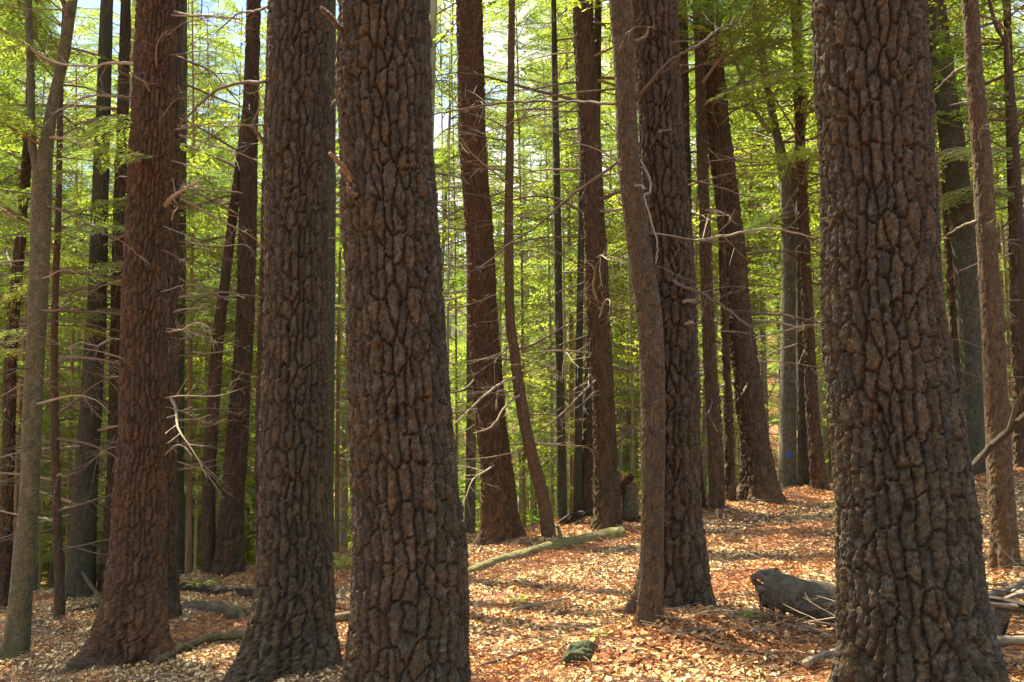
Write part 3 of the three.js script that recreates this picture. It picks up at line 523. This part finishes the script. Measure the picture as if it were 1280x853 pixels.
traced('R17', [[1212, 80], [1196, 88], [1182, 100], [1168, 114]], 4, 1.6, M.deadPale, -0.3, 0, 'branch', 47);
traced('R17', [[1222, 276], [1204, 282], [1184, 294]], 4, 1.6, M.deadPale, -0.3, 0, 'branch', 48);
traced('R17', [[1216, 126], [1204, 128], [1188, 132]], 3, 1.4, M.deadPale, -0.3, 0, 'branch', 49);
traced('R17', [[1226, 20], [1246, 26], [1260, 44], [1264, 80]], 3.5, 1.8, M.dead, -0.4, 3, 'branch', 50);

// ---------------------------------------------------------------- ground
mounds.push([1.25, -6.1, 0.55, 0.05], [0.5, -6.2, 0.5, 0.04]);
{
  const axis = (a, b, step, ends) => { const v = []; for (let x = a; x <= b + 1e-6; x += step) v.push(x); let s = step, x = b; while (x < ends[1]) { s *= 1.22; x += s; v.push(Math.min(x, ends[1])); } s = step; x = a; while (x > ends[0]) { s *= 1.22; x -= s; v.unshift(Math.max(x, ends[0])); } return v; };
  const xs = axis(-9, 9, 0.1, [-420, 420]), zs = axis(-16, -3.4, 0.1, [-520, 260]), nx = xs.length, nz = zs.length, p = new Float32Array(nx * nz * 3), uv = new Float32Array(nx * nz * 2), idx = [];
  for (let j = 0; j < nz; j++) for (let i = 0; i < nx; i++) {
    const o = j * nx + i, x = xs[i], z = zs[j]; p[o * 3] = x; p[o * 3 + 1] = (Math.abs(x) < 12 && z < 0 && z > -20) ? roughGround(x, z) : landform(x, z); p[o * 3 + 2] = z; uv[o * 2] = x; uv[o * 2 + 1] = z;
    if (i < nx - 1 && j < nz - 1) idx.push(o, o + nx, o + 1, o + 1, o + nx, o + nx + 1);
  }
  const g = new THREE.BufferGeometry(); g.setAttribute('position', new THREE.BufferAttribute(p, 3)); g.setAttribute('uv', new THREE.BufferAttribute(uv, 2)); g.setIndex(idx); g.computeVertexNormals();
  const m = part('ground', g, std({ map: rep(groundColor, 0.8, 0.8), bumpMap: rep(grain, 2.2, 2.2), bumpScale: 0.03 }), scene);
  m.userData = { kind: 'structure', label: 'sloping forest floor of brown earth under the fallen leaves', category: 'ground' };
}
// ---------------------------------------------------------------- leaf litter
function visibleSpot(R) { const d = 3.6 + 12.4 * Math.pow(R(), 0.75); return [(R() * 2 - 1) * (0.56 * d + 0.9), -d]; }
{
  const shapes = [61, 62, 63].map(s => {
    const R = rng(s), p = [], idx = [], n = 7, curl = 0.25 + 0.5 * R();
    const pt = (x, z) => p.push(x, curl * z * z * 1.6 + 0.5 * curl * x * x * (R() - 0.2), z);
    for (let k = 0; k < n; k++) { const t = k / (n - 1), x = t - 0.5, w = Math.sin(Math.PI * Math.pow(t, 0.8)) * 0.30 * (0.75 + 0.5 * R()) + 0.012; pt(x, -w); pt(x, 0); pt(x, w); }
    for (let k = 0; k < n - 1; k++) for (let e = 0; e < 2; e++) { const a = k * 3 + e; idx.push(a, a + 1, a + 3, a + 1, a + 4, a + 3); }
    const g = new THREE.BufferGeometry(); g.setAttribute('position', new THREE.Float32BufferAttribute(p, 3)); g.setIndex(idx); g.computeVertexNormals(); return g;
  });
  const root = new THREE.Group(); root.name = 'leaf_litter'; root.userData = { kind: 'stuff', label: 'tan and orange dead leaves and needles covering the forest floor', category: 'leaf litter' }; scene.add(root);
  const pal = [[0.54, 0.37, 0.155], [0.66, 0.52, 0.26], [0.53, 0.28, 0.08], [0.29, 0.165, 0.058], [0.44, 0.275, 0.10], [0.60, 0.45, 0.21], [0.19, 0.115, 0.05]];
  const m = new THREE.Matrix4(), q = new THREE.Quaternion(), e = new THREE.Euler();
  shapes.forEach((g, s) => {
    const R = rng(70 + s), mats = [], cols = [];
    for (let k = 0; k < 100000; k++) {
      const [x, z] = visibleSpot(R), clump = n3(x * 1.3, 4, z * 1.3) + 0.6 * n3(x * 3.6, 9, z * 3.6);
      if (R() > 0.75 + clump * 0.9) continue;
      const S = 0.026 + 0.044 * R() * R();
      q.setFromEuler(e.set((R() - 0.5) * 1.5, R() * 6.28, (R() - 0.5) * 1.4));
      m.compose(V(x, roughGround(x, z) + 0.004 + 0.022 * R(), z), q, V(S, S * 1.3, S * (0.55 + 0.5 * R())));
      mats.push(m.clone());
      const rust = n3(x * 0.9 + 5, 1, z * 0.9) + 0.5 * n3(x * 4, 3, z * 4) + 0.5 * Math.exp(-((x - 1.0) ** 2 + (z + 6.15) ** 2) / 0.35), c = pal[clamp(Math.floor(R() * 7 - (rust > 0.1 ? 0 : 0)), 0, 6)], f = 0.75 + 0.5 * R(), w = clamp(rust * 1.6, 0, 0.8);
      cols.push([mix(c[0], 0.50, w) * f * 1.06, mix(c[1], 0.215, w) * f * 1.06, mix(c[2], 0.06, w) * f]);
    }
    instanced('dead_leaf_layer', g, M.litter, mats, cols, root);
  });
  const b = new Build(); b.tube([V(-0.5, 0, 0), V(0, 0.05, 0.03), V(0.5, 0, 0)], [0.012, 0.012, 0.006], 3, false);
  const ng = b.done(), R = rng(81), mats = [], cols = [];
  for (let k = 0; k < 110000; k++) {
    const [x, z] = visibleSpot(R), big = R() < 0.05, S = big ? 0.15 + 0.35 * R() : 0.06 + 0.07 * R();
    if (!big && n3(x * 0.9 + 5, 1, z * 0.9) + 0.4 * (R() - 0.5) < -0.05) continue;
    q.setFromEuler(e.set(0, R() * 6.28, (R() - 0.5) * 0.5)); m.compose(V(x, roughGround(x, z) + 0.012 + 0.02 * R(), z), q, V(S, big ? 0.3 : S * 1.2, big ? 0.3 : S * 1.6)); mats.push(m.clone());
    const f = 0.6 + 0.7 * R(); cols.push(big ? [0.24 * f, 0.16 * f, 0.10 * f] : [0.44 * f, 0.19 * f, 0.07 * f]);
  }
  instanced('needle_layer', ng, M.needle, mats, cols, root);
}

// ---------------------------------------------------------------- fallen wood
function groundPath(pts, lift = 0) { return pts.map(([px, py, up = 0]) => { const g = onGround(px, py); g.y = ground(g.x, g.z) + up + lift; return g; }); }
function fallen(name, label, category, P, r0, r1, bark, o = {}) {
  const cv = new THREE.CatmullRomCurve3(P), L = cv.getLength(), n = Math.round(L / (o.step ?? 0.02)), B = P[0].clone(), rows = [];
  B.y = ground(B.x, B.z);
  for (let k = 0; k <= n; k++) { const t = k / n, c = cv.getPointAt(t).sub(B), end = Math.min(1, (1 - t) * L / (r1 * 0.6) + 0.5, t * L / (r0 * 0.6) + 0.5); rows.push({ c, r: mix(r0, r1, t) * (o.round === false ? 1 : end), h: t * L }); }
  const root = thing(name, label, category, B, o.group), nT = o.nT ?? Math.max(10, Math.round(6.283 * r0 / 0.014));
  part(o.part ?? 'bark', barkStem(rows, nT, BARK[bark], o.seed ?? 7, { path: true, rref: r0, moss: o.moss, tint: o.tint, lobes: false }), barkMat, root);
  for (const [k, nm] of [[0, 'broken_end'], [n, 'cut_end']]) { // wood at the two ends
    const d = rows[k ? k - 1 : 1].c.clone().sub(rows[k].c).normalize(), b = new Build(), R = rng(k + 3), c = rows[k].c, N = V(0, 1, 0).addScaledVector(d, -d.y).normalize(), T = V().crossVectors(d, N), m = 14;
    b.p.push(c.x - d.x * 0.008, c.y - d.y * 0.008, c.z - d.z * 0.008); b.uv.push(0, 0);
    for (let s = 0; s < m; s++) { const a = s / m * 6.283, q = rows[k].r * 0.99, jag = (R() - 0.5) * 0.03 * (o.jag ?? 0.3); b.p.push(c.x + N.x * Math.cos(a) * q + T.x * Math.sin(a) * q - d.x * jag, c.y + N.y * Math.cos(a) * q + T.y * Math.sin(a) * q - d.y * jag, c.z + N.z * Math.cos(a) * q + T.z * Math.sin(a) * q - d.z * jag); b.uv.push(Math.cos(a) * q, Math.sin(a) * q); }
    for (let s = 0; s < m; s++) b.i.push(0, 1 + s, 1 + (s + 1) % m);
    part(nm, b.done(), o.endMat ?? M.cutWood, root);
  }
  return { root, rows, B };
}
const mossUp = (h, th) => 0.15 + 0.5 * Math.cos(th - Math.PI);
fallen('mossy_log', 'long yellow green mossy log lying across the foot of the straight pine', 'log', groundPath([[584, 721], [620, 708], [660, 697], [700, 688], [740, 680], [783, 674]], 0.035), 0.05, 0.09, 'mossy', { moss: (h, th) => -0.12, seed: 12, endMat: M.dead });
const bigLog = fallen('fallen_log', 'thick weathered fallen log with a torn rotten end behind the massive dark pine', 'log', (() => { const P = groundPath([[962, 796], [1010, 796], [1080, 792], [1170, 798], [1240, 812]], 0.12); P[0].y += 0.07; P[1].y += 0.05; return P; })(), 0.112, 0.125, 'smooth', { seed: 19, round: false, tint: [0.9, 0.78, 0.8], endMat: M.dead, jag: 2.5, moss: (h, th) => -0.42 + 0.3 * Math.cos(th - Math.PI), step: 0.012 });
{ // the torn end: splinters and a rotten slab hanging from it
  const R = rng(91), c = bigLog.rows[0].c, mk = (list) => { const b = new Build(); for (const [dx, dy, dz, ex, ey, ez, r] of list) { const a = c.clone().add(V(dx, dy, dz)), e = c.clone().add(V(ex, ey, ez)), m1 = a.clone().lerp(e, 0.5).add(V((R() - 0.5) * 0.04, (R() - 0.5) * 0.04, (R() - 0.5) * 0.04)); b.tube([a, m1, e], [r, r * 0.45, r * 0.35], 6); } return b.done(); };
  part('torn_collar', mk([[0.05, 0.06, 0.03, -0.09, 0.10, 0.05, 0.055], [0.03, 0.03, 0.07, -0.10, 0.02, 0.08, 0.05], [0.04, -0.02, -0.05, -0.08, 0.05, -0.06, 0.05], [0.02, 0.08, 0, -0.10, 0.07, 0.0, 0.05], [0.06, 0.09, 0.0, 0.0, 0.11, 0.02, 0.05]]), M.dead, bigLog.root, 'ragged grey torn end of the log');
  part('hanging_splinter', mk([[0, -0.02, 0.06, -0.02, -0.17, 0.08, 0.04], [0.05, -0.04, 0.07, 0.03, -0.20, 0.1, 0.035], [0.09, -0.06, 0.07, 0.085, -0.21, 0.09, 0.028], [-0.05, 0.0, 0.05, -0.06, -0.11, 0.07, 0.035]]), M.dead, bigLog.root, 'dark rotten splinters hanging to the ground');
}
fallen('arched_branch', 'long pale barkless branch arching behind the roots of the thick straight pine', 'branch', groundPath([[196, 838, 0.0], [222, 826, 0.02], [260, 812, 0.03], [315, 806, 0.05], [370, 796, 0.06], [425, 784, 0.05], [442, 778, 0.03]], 0.025), 0.028, 0.042, 'smooth', { tint: [1.25, 1.05, 0.65], seed: 22, part: 'wood' });
fallen('short_log', 'short lichen grey log with a pale end between the reddish pine and the straight pine', 'log', groundPath([[232, 764], [262, 768], [302, 776]], 0.04), 0.055, 0.068, 'smooth', { seed: 25, tint: [0.9, 0.85, 0.75] });
fallen('rotten_log', 'dark rotten log lying behind the short lichen grey log', 'log', groundPath([[222, 741], [268, 745], [330, 752]], 0.04), 0.06, 0.05, 'furrow', { seed: 27, tint: [0.6, 0.55, 0.5], endMat: M.dead });
fallen('leaning_stick', 'pale dead stick leaning at the foot of the dark greenish old trunk', 'stick', (() => { const P = groundPath([[134, 762], [118, 760], [104, 758], [94, 756]], 0.02); P[1].y += 0.12; P[2].y += 0.26; P[3].y += 0.42; return P; })(), 0.03, 0.015, 'smooth', { seed: 29, tint: [1, 0.85, 0.6] });
fallen('thin_log', 'thin log on the ground between the dark greenish trunk and the reddish pine', 'log', groundPath([[86, 774], [112, 768], [138, 763]], 0.03), 0.035, 0.04, 'furrow', { seed: 31, tint: [1.4, 1.3, 1.2] });
fallen('tilted_log', 'dark broken pole propped against the splintered stump', 'pole', (() => { const P = groundPath([[748, 664], [764, 660], [778, 657], [792, 656]], 0.03); P[1].y += 0.22; P[2].y += 0.42; P[3].y += 0.58; return P; })(), 0.055, 0.045, 'furrow', { seed: 33 });
fallen('crest_log', 'dark log on the crest behind the straight pine and companion trunk', 'log', groundPath([[700, 667], [720, 662], [744, 656]], 0.05), 0.05, 0.06, 'furrow', { seed: 35, tint: [0.7, 0.7, 0.7], endMat: M.dead });
fallen('stacked_log', 'weathered log lying beside the foot of the splintered stump', 'log', groundPath([[764, 661], [785, 660], [808, 658]], 0.05), 0.05, 0.05, 'furrow', { seed: 37, tint: [1.2, 1.2, 1.1] });
fallen('bright_stick', 'short bright stick standing against the thin leaning tree', 'stick', (() => { const P = groundPath([[704, 685], [700, 683], [697, 682]], 0.02); P[1].y += 0.08; P[2].y += 0.15; return P; })(), 0.028, 0.02, 'smooth', { seed: 39, tint: [1.2, 1.1, 0.9] });
{ // splintered stump
  const B = onGround(787, 655), root = thing('tree_stump', 'tall splintered stump with an orange torn top beside the straight pine', 'stump', B), rows = [], r = span(19, B) / 2, h1 = span(52, B);
  for (let h = -0.15; h <= h1; h += 0.02) rows.push({ c: V(0.02 * Math.sin(h * 4), h, 0), r: r * (1 + 0.35 * Math.exp(-Math.max(0, h) / 0.12)), h });
  part('trunk', barkStem(rows, 30, BARK.smooth, 55, { rref: r }), barkMat, root);  // paler bark type: the sun on the stump is put into its colour
  const b = new Build(), R = rng(12); for (let k = 0; k < 16; k++) { const a = R() * 6.28, q = r * 0.8 * Math.sqrt(R()), x = Math.cos(a) * q, z = Math.sin(a) * q, hh = 0.03 + 0.12 * R(); b.tube([V(x, h1 - 0.06, z), V(x, h1 + hh * 0.5, z), V(x + (R() - 0.5) * 0.06, h1 + hh, z)], [0.028, 0.022, 0.008], 5); }
  part('splintered_top', b.done(), std({ color: new THREE.Color().setRGB(0.5, 0.24, 0.08) }), root, 'orange splintered wood at the top');
}
{ // leaning dead branch and its twigs, resting on the fallen log
  const z = -5.6, P = [[1130, 700], [1170, 640], [1206, 596], [1240, 558], [1262, 538], [1290, 512], [1330, 470]].map(([x, y], k) => atZ(x, y, -6.3 + k * 0.13));
  P[0].y -= 0.1;
  const t = fallen('dead_branch', 'grey forked dead branch propped up in front of the slim sunlit hemlock', 'branch', P, 0.024, 0.018, 'smooth', { tint: [0.62, 0.52, 0.5], seed: 41, part: 'wood', endMat: M.dead });
  const b = new Build(), o = atZ(1262, 538, -5.78).sub(t.B), e = atZ(1290, 470, -5.5).sub(t.B); b.tube([o, o.clone().lerp(e, 0.5).add(V(-0.02, 0, 0)), e], [0.016, 0.013, 0.008], 6); part('fork', b.done(), M.dead, t.root);
}
// sticks on the ground, each one followed in the photograph
[['dark crooked stick on the sunlit leaves before the slim hemlock mound', [[592, 845], [625, 838], [660, 830], [694, 827]], 0.016],
 ['long brown stick lying across the sunlit slope below the mossy log', [[640, 768], [690, 757], [730, 748], [764, 742]], 0.014],
 ['brown stick curving on the needles below the plated pine', [[846, 830], [880, 824], [915, 822], [965, 812]], 0.013],
 ['pale twig lying near the torn log end', [[930, 712], [905, 706], [884, 700]], 0.010],
 ['thick short stick half buried beside the massive dark pine', [[1008, 850], [1030, 838], [1046, 830]], 0.026],
 ['thin stick on the leaves uphill of the fallen log', [[884, 672], [920, 664], [952, 660]], 0.012],
 ['pale stick under the leaning pine on the leaf slope', [[968, 684], [1000, 682], [1038, 680]], 0.012],
 ['bent twig below the roots of the reddish pine', [[236, 852], [262, 838], [290, 836]], 0.010],
 ['straw coloured stick among leaves right of the massive stub bearing pine', [[598, 800], [618, 790], [645, 786]], 0.009],
 ['short upright leaning twig beside the slim hemlock mound', [[700, 838], [706, 832], [708, 826]], 0.010],
 ['grey stick on the crest left of the broad red brown pine', [[572, 690], [600, 692], [640, 700]], 0.014],
 ['thin pale stick pointing downhill in the middle of the slope', [[762, 704], [752, 715], [744, 722]], 0.009]].forEach(([label, pts, r], i) => {
  const P = groundPath(pts, r + 0.012), R = rng(300 + i), B = P[0].clone(), cv = new THREE.CatmullRomCurve3(P.map(p => p.sub(B))), path = cv.getPoints(14).map(p => p.add(V((R() - 0.5) * 0.015, 0.008 * R(), (R() - 0.5) * 0.015))), b = new Build();
  const root = thing('fallen_stick', label, 'stick', B, 'sticks lying on the forest floor'); b.tube(path, path.map((_, k) => r * (1 - 0.5 * k / 14)), 7); part('stick', b.done(), i % 3 === 1 ? M.deadPale : M.dead, root);
  const b2 = new Build(), o = along(path, 0.45), d = path[10].clone().sub(path[6]).normalize().applyAxisAngle(Yv, 0.6), l = cv.getLength() * 0.22; b2.tube([o, o.clone().addScaledVector(d, l * 0.5).add(V(0, 0.02, 0)), o.clone().addScaledVector(d, l).add(V(0, 0.03, 0))], [r * 0.6, r * 0.4, r * 0.15], 5); part('side_twig', b2.done(), i % 3 === 1 ? M.deadPale : M.dead, root);
});
{ // brush pile by the massive pine
  const c = onGround(1262, 800), root = thing('brush_pile', 'tangled grey brush pile right of the massive dark pine', 'brush pile', c), R = rng(401);
  for (let k = 0; k < 34; k++) { const L = 0.5 + 0.9 * R(), m = part('dead_branch', DEAD[k % 6], k % 4 ? M.dead : M.deadPale, root); m.position.set(-0.55 + 1.5 * R(), 0.04 + 0.22 * R(), -0.7 + 1.3 * R()); m.rotation.set(R() * 6, R() * 6.28, (R() - 0.5) * 0.6, 'YXZ'); m.scale.set(L, L, L); }
  for (let k = 0; k < 7; k++) { const b = new Build(), L = 0.8 + 0.6 * R(), a = R() * 3.14, x = (R() - 0.3) * 0.7, z = (R() - 0.5) * 0.9; b.tube(droopPath(R, L, 0.05, 0.04), [0.03, 0.028, 0.026, 0.024, 0.022, 0.02, 0.017, 0.014], 7); const m = part('stick', b.done(), k % 3 ? M.dead : M.deadPale, root); m.position.set(x, 0.06 + 0.16 * R(), z); m.rotation.set(0, a, (R() - 0.5) * 0.3, 'YXZ'); }
}
{ // mossy stone
  const B = onGround(728, 846), g0 = new THREE.IcosahedronGeometry(0.1, 12); g0.deleteAttribute('uv'); g0.deleteAttribute('normal'); const g = mergeVertices(g0, 1e-5), p = g.attributes.position, suv = []; for (let i = 0; i < p.count; i++) suv.push(p.getX(i) + p.getY(i) * 0.6, p.getZ(i) + p.getY(i) * 0.8); g.setAttribute('uv', new THREE.Float32BufferAttribute(suv, 2)); B.y = ground(B.x, B.z);
  for (let i = 0; i < p.count; i++) { const v = V().fromBufferAttribute(p, i), k = 1 + 0.35 * n3(v.x * 11, v.y * 11, v.z * 11 + 4) + 0.14 * n3(v.x * 34, v.y * 34, v.z * 34) + 0.08 * n3(v.x * 90, v.y * 90, v.z * 90); p.setXYZ(i, v.x * k * 1.05, v.y * k * 0.8 + 0.02, v.z * k); }
  g.computeVertexNormals(); const o = part('mossy_stone', g, M.moss, scene); o.position.copy(B); o.userData = { label: 'small round stone covered with green moss on the sunlit leaves', category: 'stone' };
}
// low green seedlings and bent saplings
function seedling(label, px, py, s, n, seed) {
  const B = onGround(px, py), R = rng(seed); B.y = ground(B.x, B.z); const root = thing('fern_seedling', label, 'plant', B, 'green seedlings on the forest floor');
  for (let k = 0; k < n; k++) {
    const b = new Build(), a = k / n * 6.283 + R(), L = s * (0.7 + 0.5 * R()); let sd = 1;
    for (let t = 0.1; t < 1; t += 0.055) for (sd of [-1, 1]) { const o = V(t * L, L * (0.55 * Math.sin(t * 2.4)), 0), y = sd * 1.1; b.blade(o, V(Math.cos(y), -0.1, Math.sin(y)).normalize(), V(-Math.sin(y), 0.3, Math.cos(y)).normalize(), L * 0.28 * (1.05 - t) + 0.01, L * 0.075, 0); }
    const m = part('frond', b.done(), M.broad, root); m.rotation.y = a;
  }
}
seedling('bright green fern tuft below the torn end of the fallen log', 944, 800, 0.10, 7, 1);
seedling('small fern tuft alone on the sunlit slope below the mossy log', 648, 756, 0.13, 7, 2);
seedling('wide fern clump on the crest beside the slender curving trunk', 250, 742, 0.26, 9, 3);
seedling('fern clump at the foot of the dark flared trunk in the gap', 428, 716, 0.28, 9, 4);
seedling('tiny fern tuft beside the mossy stone', 752, 832, 0.08, 6, 5);
seedling('yellow green fern tuft by the brush pile', 1236, 812, 0.12, 7, 6);

// ---------------------------------------------------------------- the wood beyond the crest
const SHORT = { R4: 'massive dark pine', L3: 'stub bearing pine', L2: 'thick straight pine', L1: 'reddish pine', C6: 'thick plated pine', C7: 'straight pine by the stump', C8: 'broad red brown pine', C9: 'thin leaning tree', R10: 'leaning buttressed pine', R17: 'slim sunlit hemlock', R18: 'dark mossy trunk', R11: 'blue marked tree', L22: 'olive forked tree', L25: 'dark greenish old trunk', L30: 'flared brown pine' };
{
  const R = rng(777), put = []; let tries = 0;
  const kinds = [['conifer', 'dark conifer', 'conifers beyond the crest', 'hemlock', 'furrow', 0.85], ['broadleaf_tree', 'grey yellow leaved tree', 'leafing trees beyond the crest', 'broad', 'smooth', 0.75], ['white_pine', 'feathery pine', 'pines beyond the crest', 'pine', 'red', 0.9]];
  while (put.length < 98 && tries++ < 6000) {
    const d = 15.6 + 34 * Math.pow(R(), 0.85), x = (R() * 2 - 1) * (0.60 * d + 3.5), z = -d;
    if (put.some(p => (p[0] - x) ** 2 + (p[1] - z) ** 2 < 2.2 ** 2)) continue;
    const u = x / d; if (Math.abs(u - 0.06) < 0.24 && R() < (d < 22 ? 0.75 : 0.6)) continue;
    put.push([x, z]);
    const pick = Math.abs(u - 0.05) < 0.3 ? (R() < 0.7 ? 1 : R() < 0.4 ? 0 : 2) : (R() < 0.66 ? 0 : R() < 0.5 ? 1 : 2), [nm, lab, gr, kind, bark, ft] = kinds[pick];
    const far = sstep(20, 34, d), B = V(x, landform(x, z), z), top = 12 + 9 * R() + 8 * far, r = 0.055 + 0.10 * R() * R() + 0.02, lx = (R() - 0.5) * 0.8, lz = (R() - 0.5) * 0.8, S = [];
    for (const t of [-0.03, 0, 0.03, 0.3, 0.6, 1]) S.push({ h: t * top, x: lx * t * t * 2 + 0.08 * Math.sin(t * 9 + lx * 9), z: lz * t * t, r: t < 0.03 ? r * 1.5 : r * (1.02 - t * ft) });
    const rows = []; for (let k = 0; k <= 60; k++) { const h = mix(-0.4, top, k / 60), q = curveAt(S, h); rows.push({ c: V(q.x, h, q.z), r: Math.max(0.01, q.r), h }); }
    const low = (Math.abs(u - 0.05) < 0.3 ? 2.6 + 4 * R() + 4 * far : 1.2 + 3.5 * R() * R()), near = Object.entries(SHORT).map(([k, n]) => [Math.abs(TREES[k].B.x / TREES[k].B.z - x / z), n]).sort((a, b) => a[0] - b[0])[0][1];
    const root = thing(nm, (r > 0.115 ? 'stout' : r > 0.085 ? 'slender' : 'very thin') + ' ' + lab + (low > 3 ? ' bare below' : ' leafy to its foot') + ', beyond the ' + near, 'tree', B, gr), f = 0.75 + 0.5 * R();
    part('trunk', barkStem(rows, 12, BARK[bark], (R() * 999) | 0, { rref: r, detail: 0.6, tint: [f, f, f] }), farBark, root);
    const info = { root, S, B, R, rr: r };
    const mats = []; for (let k = 0; k < 16; k++) { const h = mix(0.8, 8, R()), q = curveAt(S, h), L = 0.5 + 1.3 * R(); mats.push(new THREE.Matrix4().makeRotationFromEuler(new THREE.Euler(R() * 2, R() * 6.28, (R() - 0.6) * 0.7, 'YXZ')).scale(V(L, L, L)).setPosition(q.x, h, q.z)); }
    instanced('dead_branches', DEAD[put.length % 6], put.length % 3 ? M.dead : M.deadPale, mats, null, root);
    crown(root, S, { h0: low, H: top, kind, L: 0.9 + 0.6 * R() + 0.5 * far, k: kind === 'broad' ? 3 : 2, gap: 0.40 }, R);
  }
}
{ // understory hemlocks just over the crest
  const R = rng(999);
  for (const [px, d, top, kind] of [[28, 15, 8, 0], [95, 16.5, 9, 0], [160, 15.5, 7, 0], [242, 15.2, 9, 0], [262, 19, 11, 1], [332, 16.5, 8, 0], [424, 17, 10, 0], [436, 21, 11, 1], [560, 16, 8, 1], [572, 21, 12, 0], [690, 22, 11, 1], [706, 16.6, 6, 1], [790, 17.5, 9, 1], [868, 16.5, 8, 0], [905, 20, 11, 1], [1003, 17.2, 9, 1], [1038, 18.5, 10, 0], [1190, 16.5, 8, 0], [1262, 17.5, 10, 0], [556, 24, 16, 1], [612, 27, 18, 1], [655, 25, 17, 0], [225, 22, 15, 0], [250, 26, 17, 1], [20, 20, 13, 0], [60, 24, 16, 1], [1020, 24, 15, 1]]) {
    const x = (px - 640) / F * d, z = -d, B = V(x, landform(x, z), z), by = ', beyond the ' + Object.entries(SHORT).map(([k, n]) => [Math.abs(TREES[k].B.x / TREES[k].B.z - x / z), n]).sort((a, b) => a[0] - b[0])[0][1], r = 0.028 + 0.02 * R(), S = [], lx = (R() - 0.5) * 0.6;
    for (const t of [-0.05, 0, 0.35, 0.7, 1]) S.push({ h: t * top, x: lx * t * t, z: 0.1 * Math.sin(t * 5), r: r * (1.05 - 0.85 * Math.max(0, t)) });
    const rows = []; for (let k = 0; k <= 40; k++) { const h = mix(-0.3, top, k / 40), q = curveAt(S, h); rows.push({ c: V(q.x, h, q.z), r: Math.max(0.006, q.r), h }); }
    const root = thing(kind ? 'leafing_sapling' : 'hemlock_sapling', kind ? 'slim lime green leafy sapling over the crest' + by : 'slim hemlock sapling with drooping sprays over the crest' + by, 'sapling', B, kind ? 'leafing saplings over the crest' : 'hemlock saplings over the crest');
    part('trunk', barkStem(rows, 9, BARK[kind ? 'smooth' : 'fine'], (R() * 999) | 0, { rref: r, detail: 0.5 }), farBark, root);
    crown(root, S, { h0: top > 12 ? top * 0.4 : 0.5 + 1.2 * R(), H: top, kind: kind ? 'broad' : 'hemlock', L: top > 12 ? 1.15 : 0.75, k: kind || top > 12 ? 3 : 2, gap: 0.28 }, R);
  }
}
{ // the far hillside wood, one mass
  const R = rng(888), b = new Build(), m = new THREE.Matrix4(); b.tube([V(0, -0.5, 0), V(0.05, 6, 0), V(-0.05, 13, 0.1), V(0.1, 19, 0)], [0.19, 0.14, 0.09, 0.02], 7, false);
  const root = new THREE.Group(); root.name = 'hillside_wood'; root.userData = { kind: 'stuff', label: 'distant greyish wood covering the hillside beyond the hollow', category: 'woodland' }; scene.add(root);
  const trunks = [], tc = [], br = [], leaf = { hemlock: [[], []], broad: [[], []] };
  for (let k = 0; k < 1250; k++) {
    const d = 36 + 100 * Math.pow(R(), 1.2), x = (R() * 2 - 1) * (0.62 * d + 8), z = -d, y = landform(x, z), s = 0.6 + 0.5 * R();
    m.compose(V(x, y, z), qd.setFromEuler(new THREE.Euler((R() - 0.5) * 0.1, R() * 6, (R() - 0.5) * 0.1)), V(s, s, s)); trunks.push(m.clone());
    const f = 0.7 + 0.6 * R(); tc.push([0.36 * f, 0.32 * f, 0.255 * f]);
    for (let e = 0; e < 8; e++) { const h = (4 + 13 * R()) * s, L = (1.6 + 2.4 * R()) * s; br.push(m.clone().makeRotationFromEuler(new THREE.Euler(R() * 2, R() * 6.28, 0.5 + 0.5 * R(), 'YXZ')).scale(V(L, L, L)).setPosition(x, y + h, z)); }
    if (R() < 0.36) { const kd = R() < 0.5 ? 'hemlock' : 'broad'; for (let e = 0; e < 22; e++) { const t = R(), h = (1.5 + 16 * t) * s, L = (2.1 - 0.9 * t) * (0.7 + 0.5 * R()); leaf[kd][0].push(m.clone().makeRotationFromEuler(new THREE.Euler((R() - 0.5) * 0.5, R() * 6.28, 0.1, 'YXZ')).scale(V(L, L * 1.2, L)).setPosition(x, y + h, z)); const g = 0.8 + 0.5 * R(); leaf[kd][1].push([g, g, g]); } }
  }
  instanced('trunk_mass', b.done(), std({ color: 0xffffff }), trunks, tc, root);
  instanced('branch_mass', DEAD[2], M.deadPale, br, null, root);
  for (const kd of ['hemlock', 'broad']) instanced('foliage_mass', LIMBS[kd][0].leaf, M[kd], leaf[kd][0], leaf[kd][1], root);
}
console.log('limbs', stats.limbs, 'trunk tris', trunkTris);
renderer.render(scene, camera);
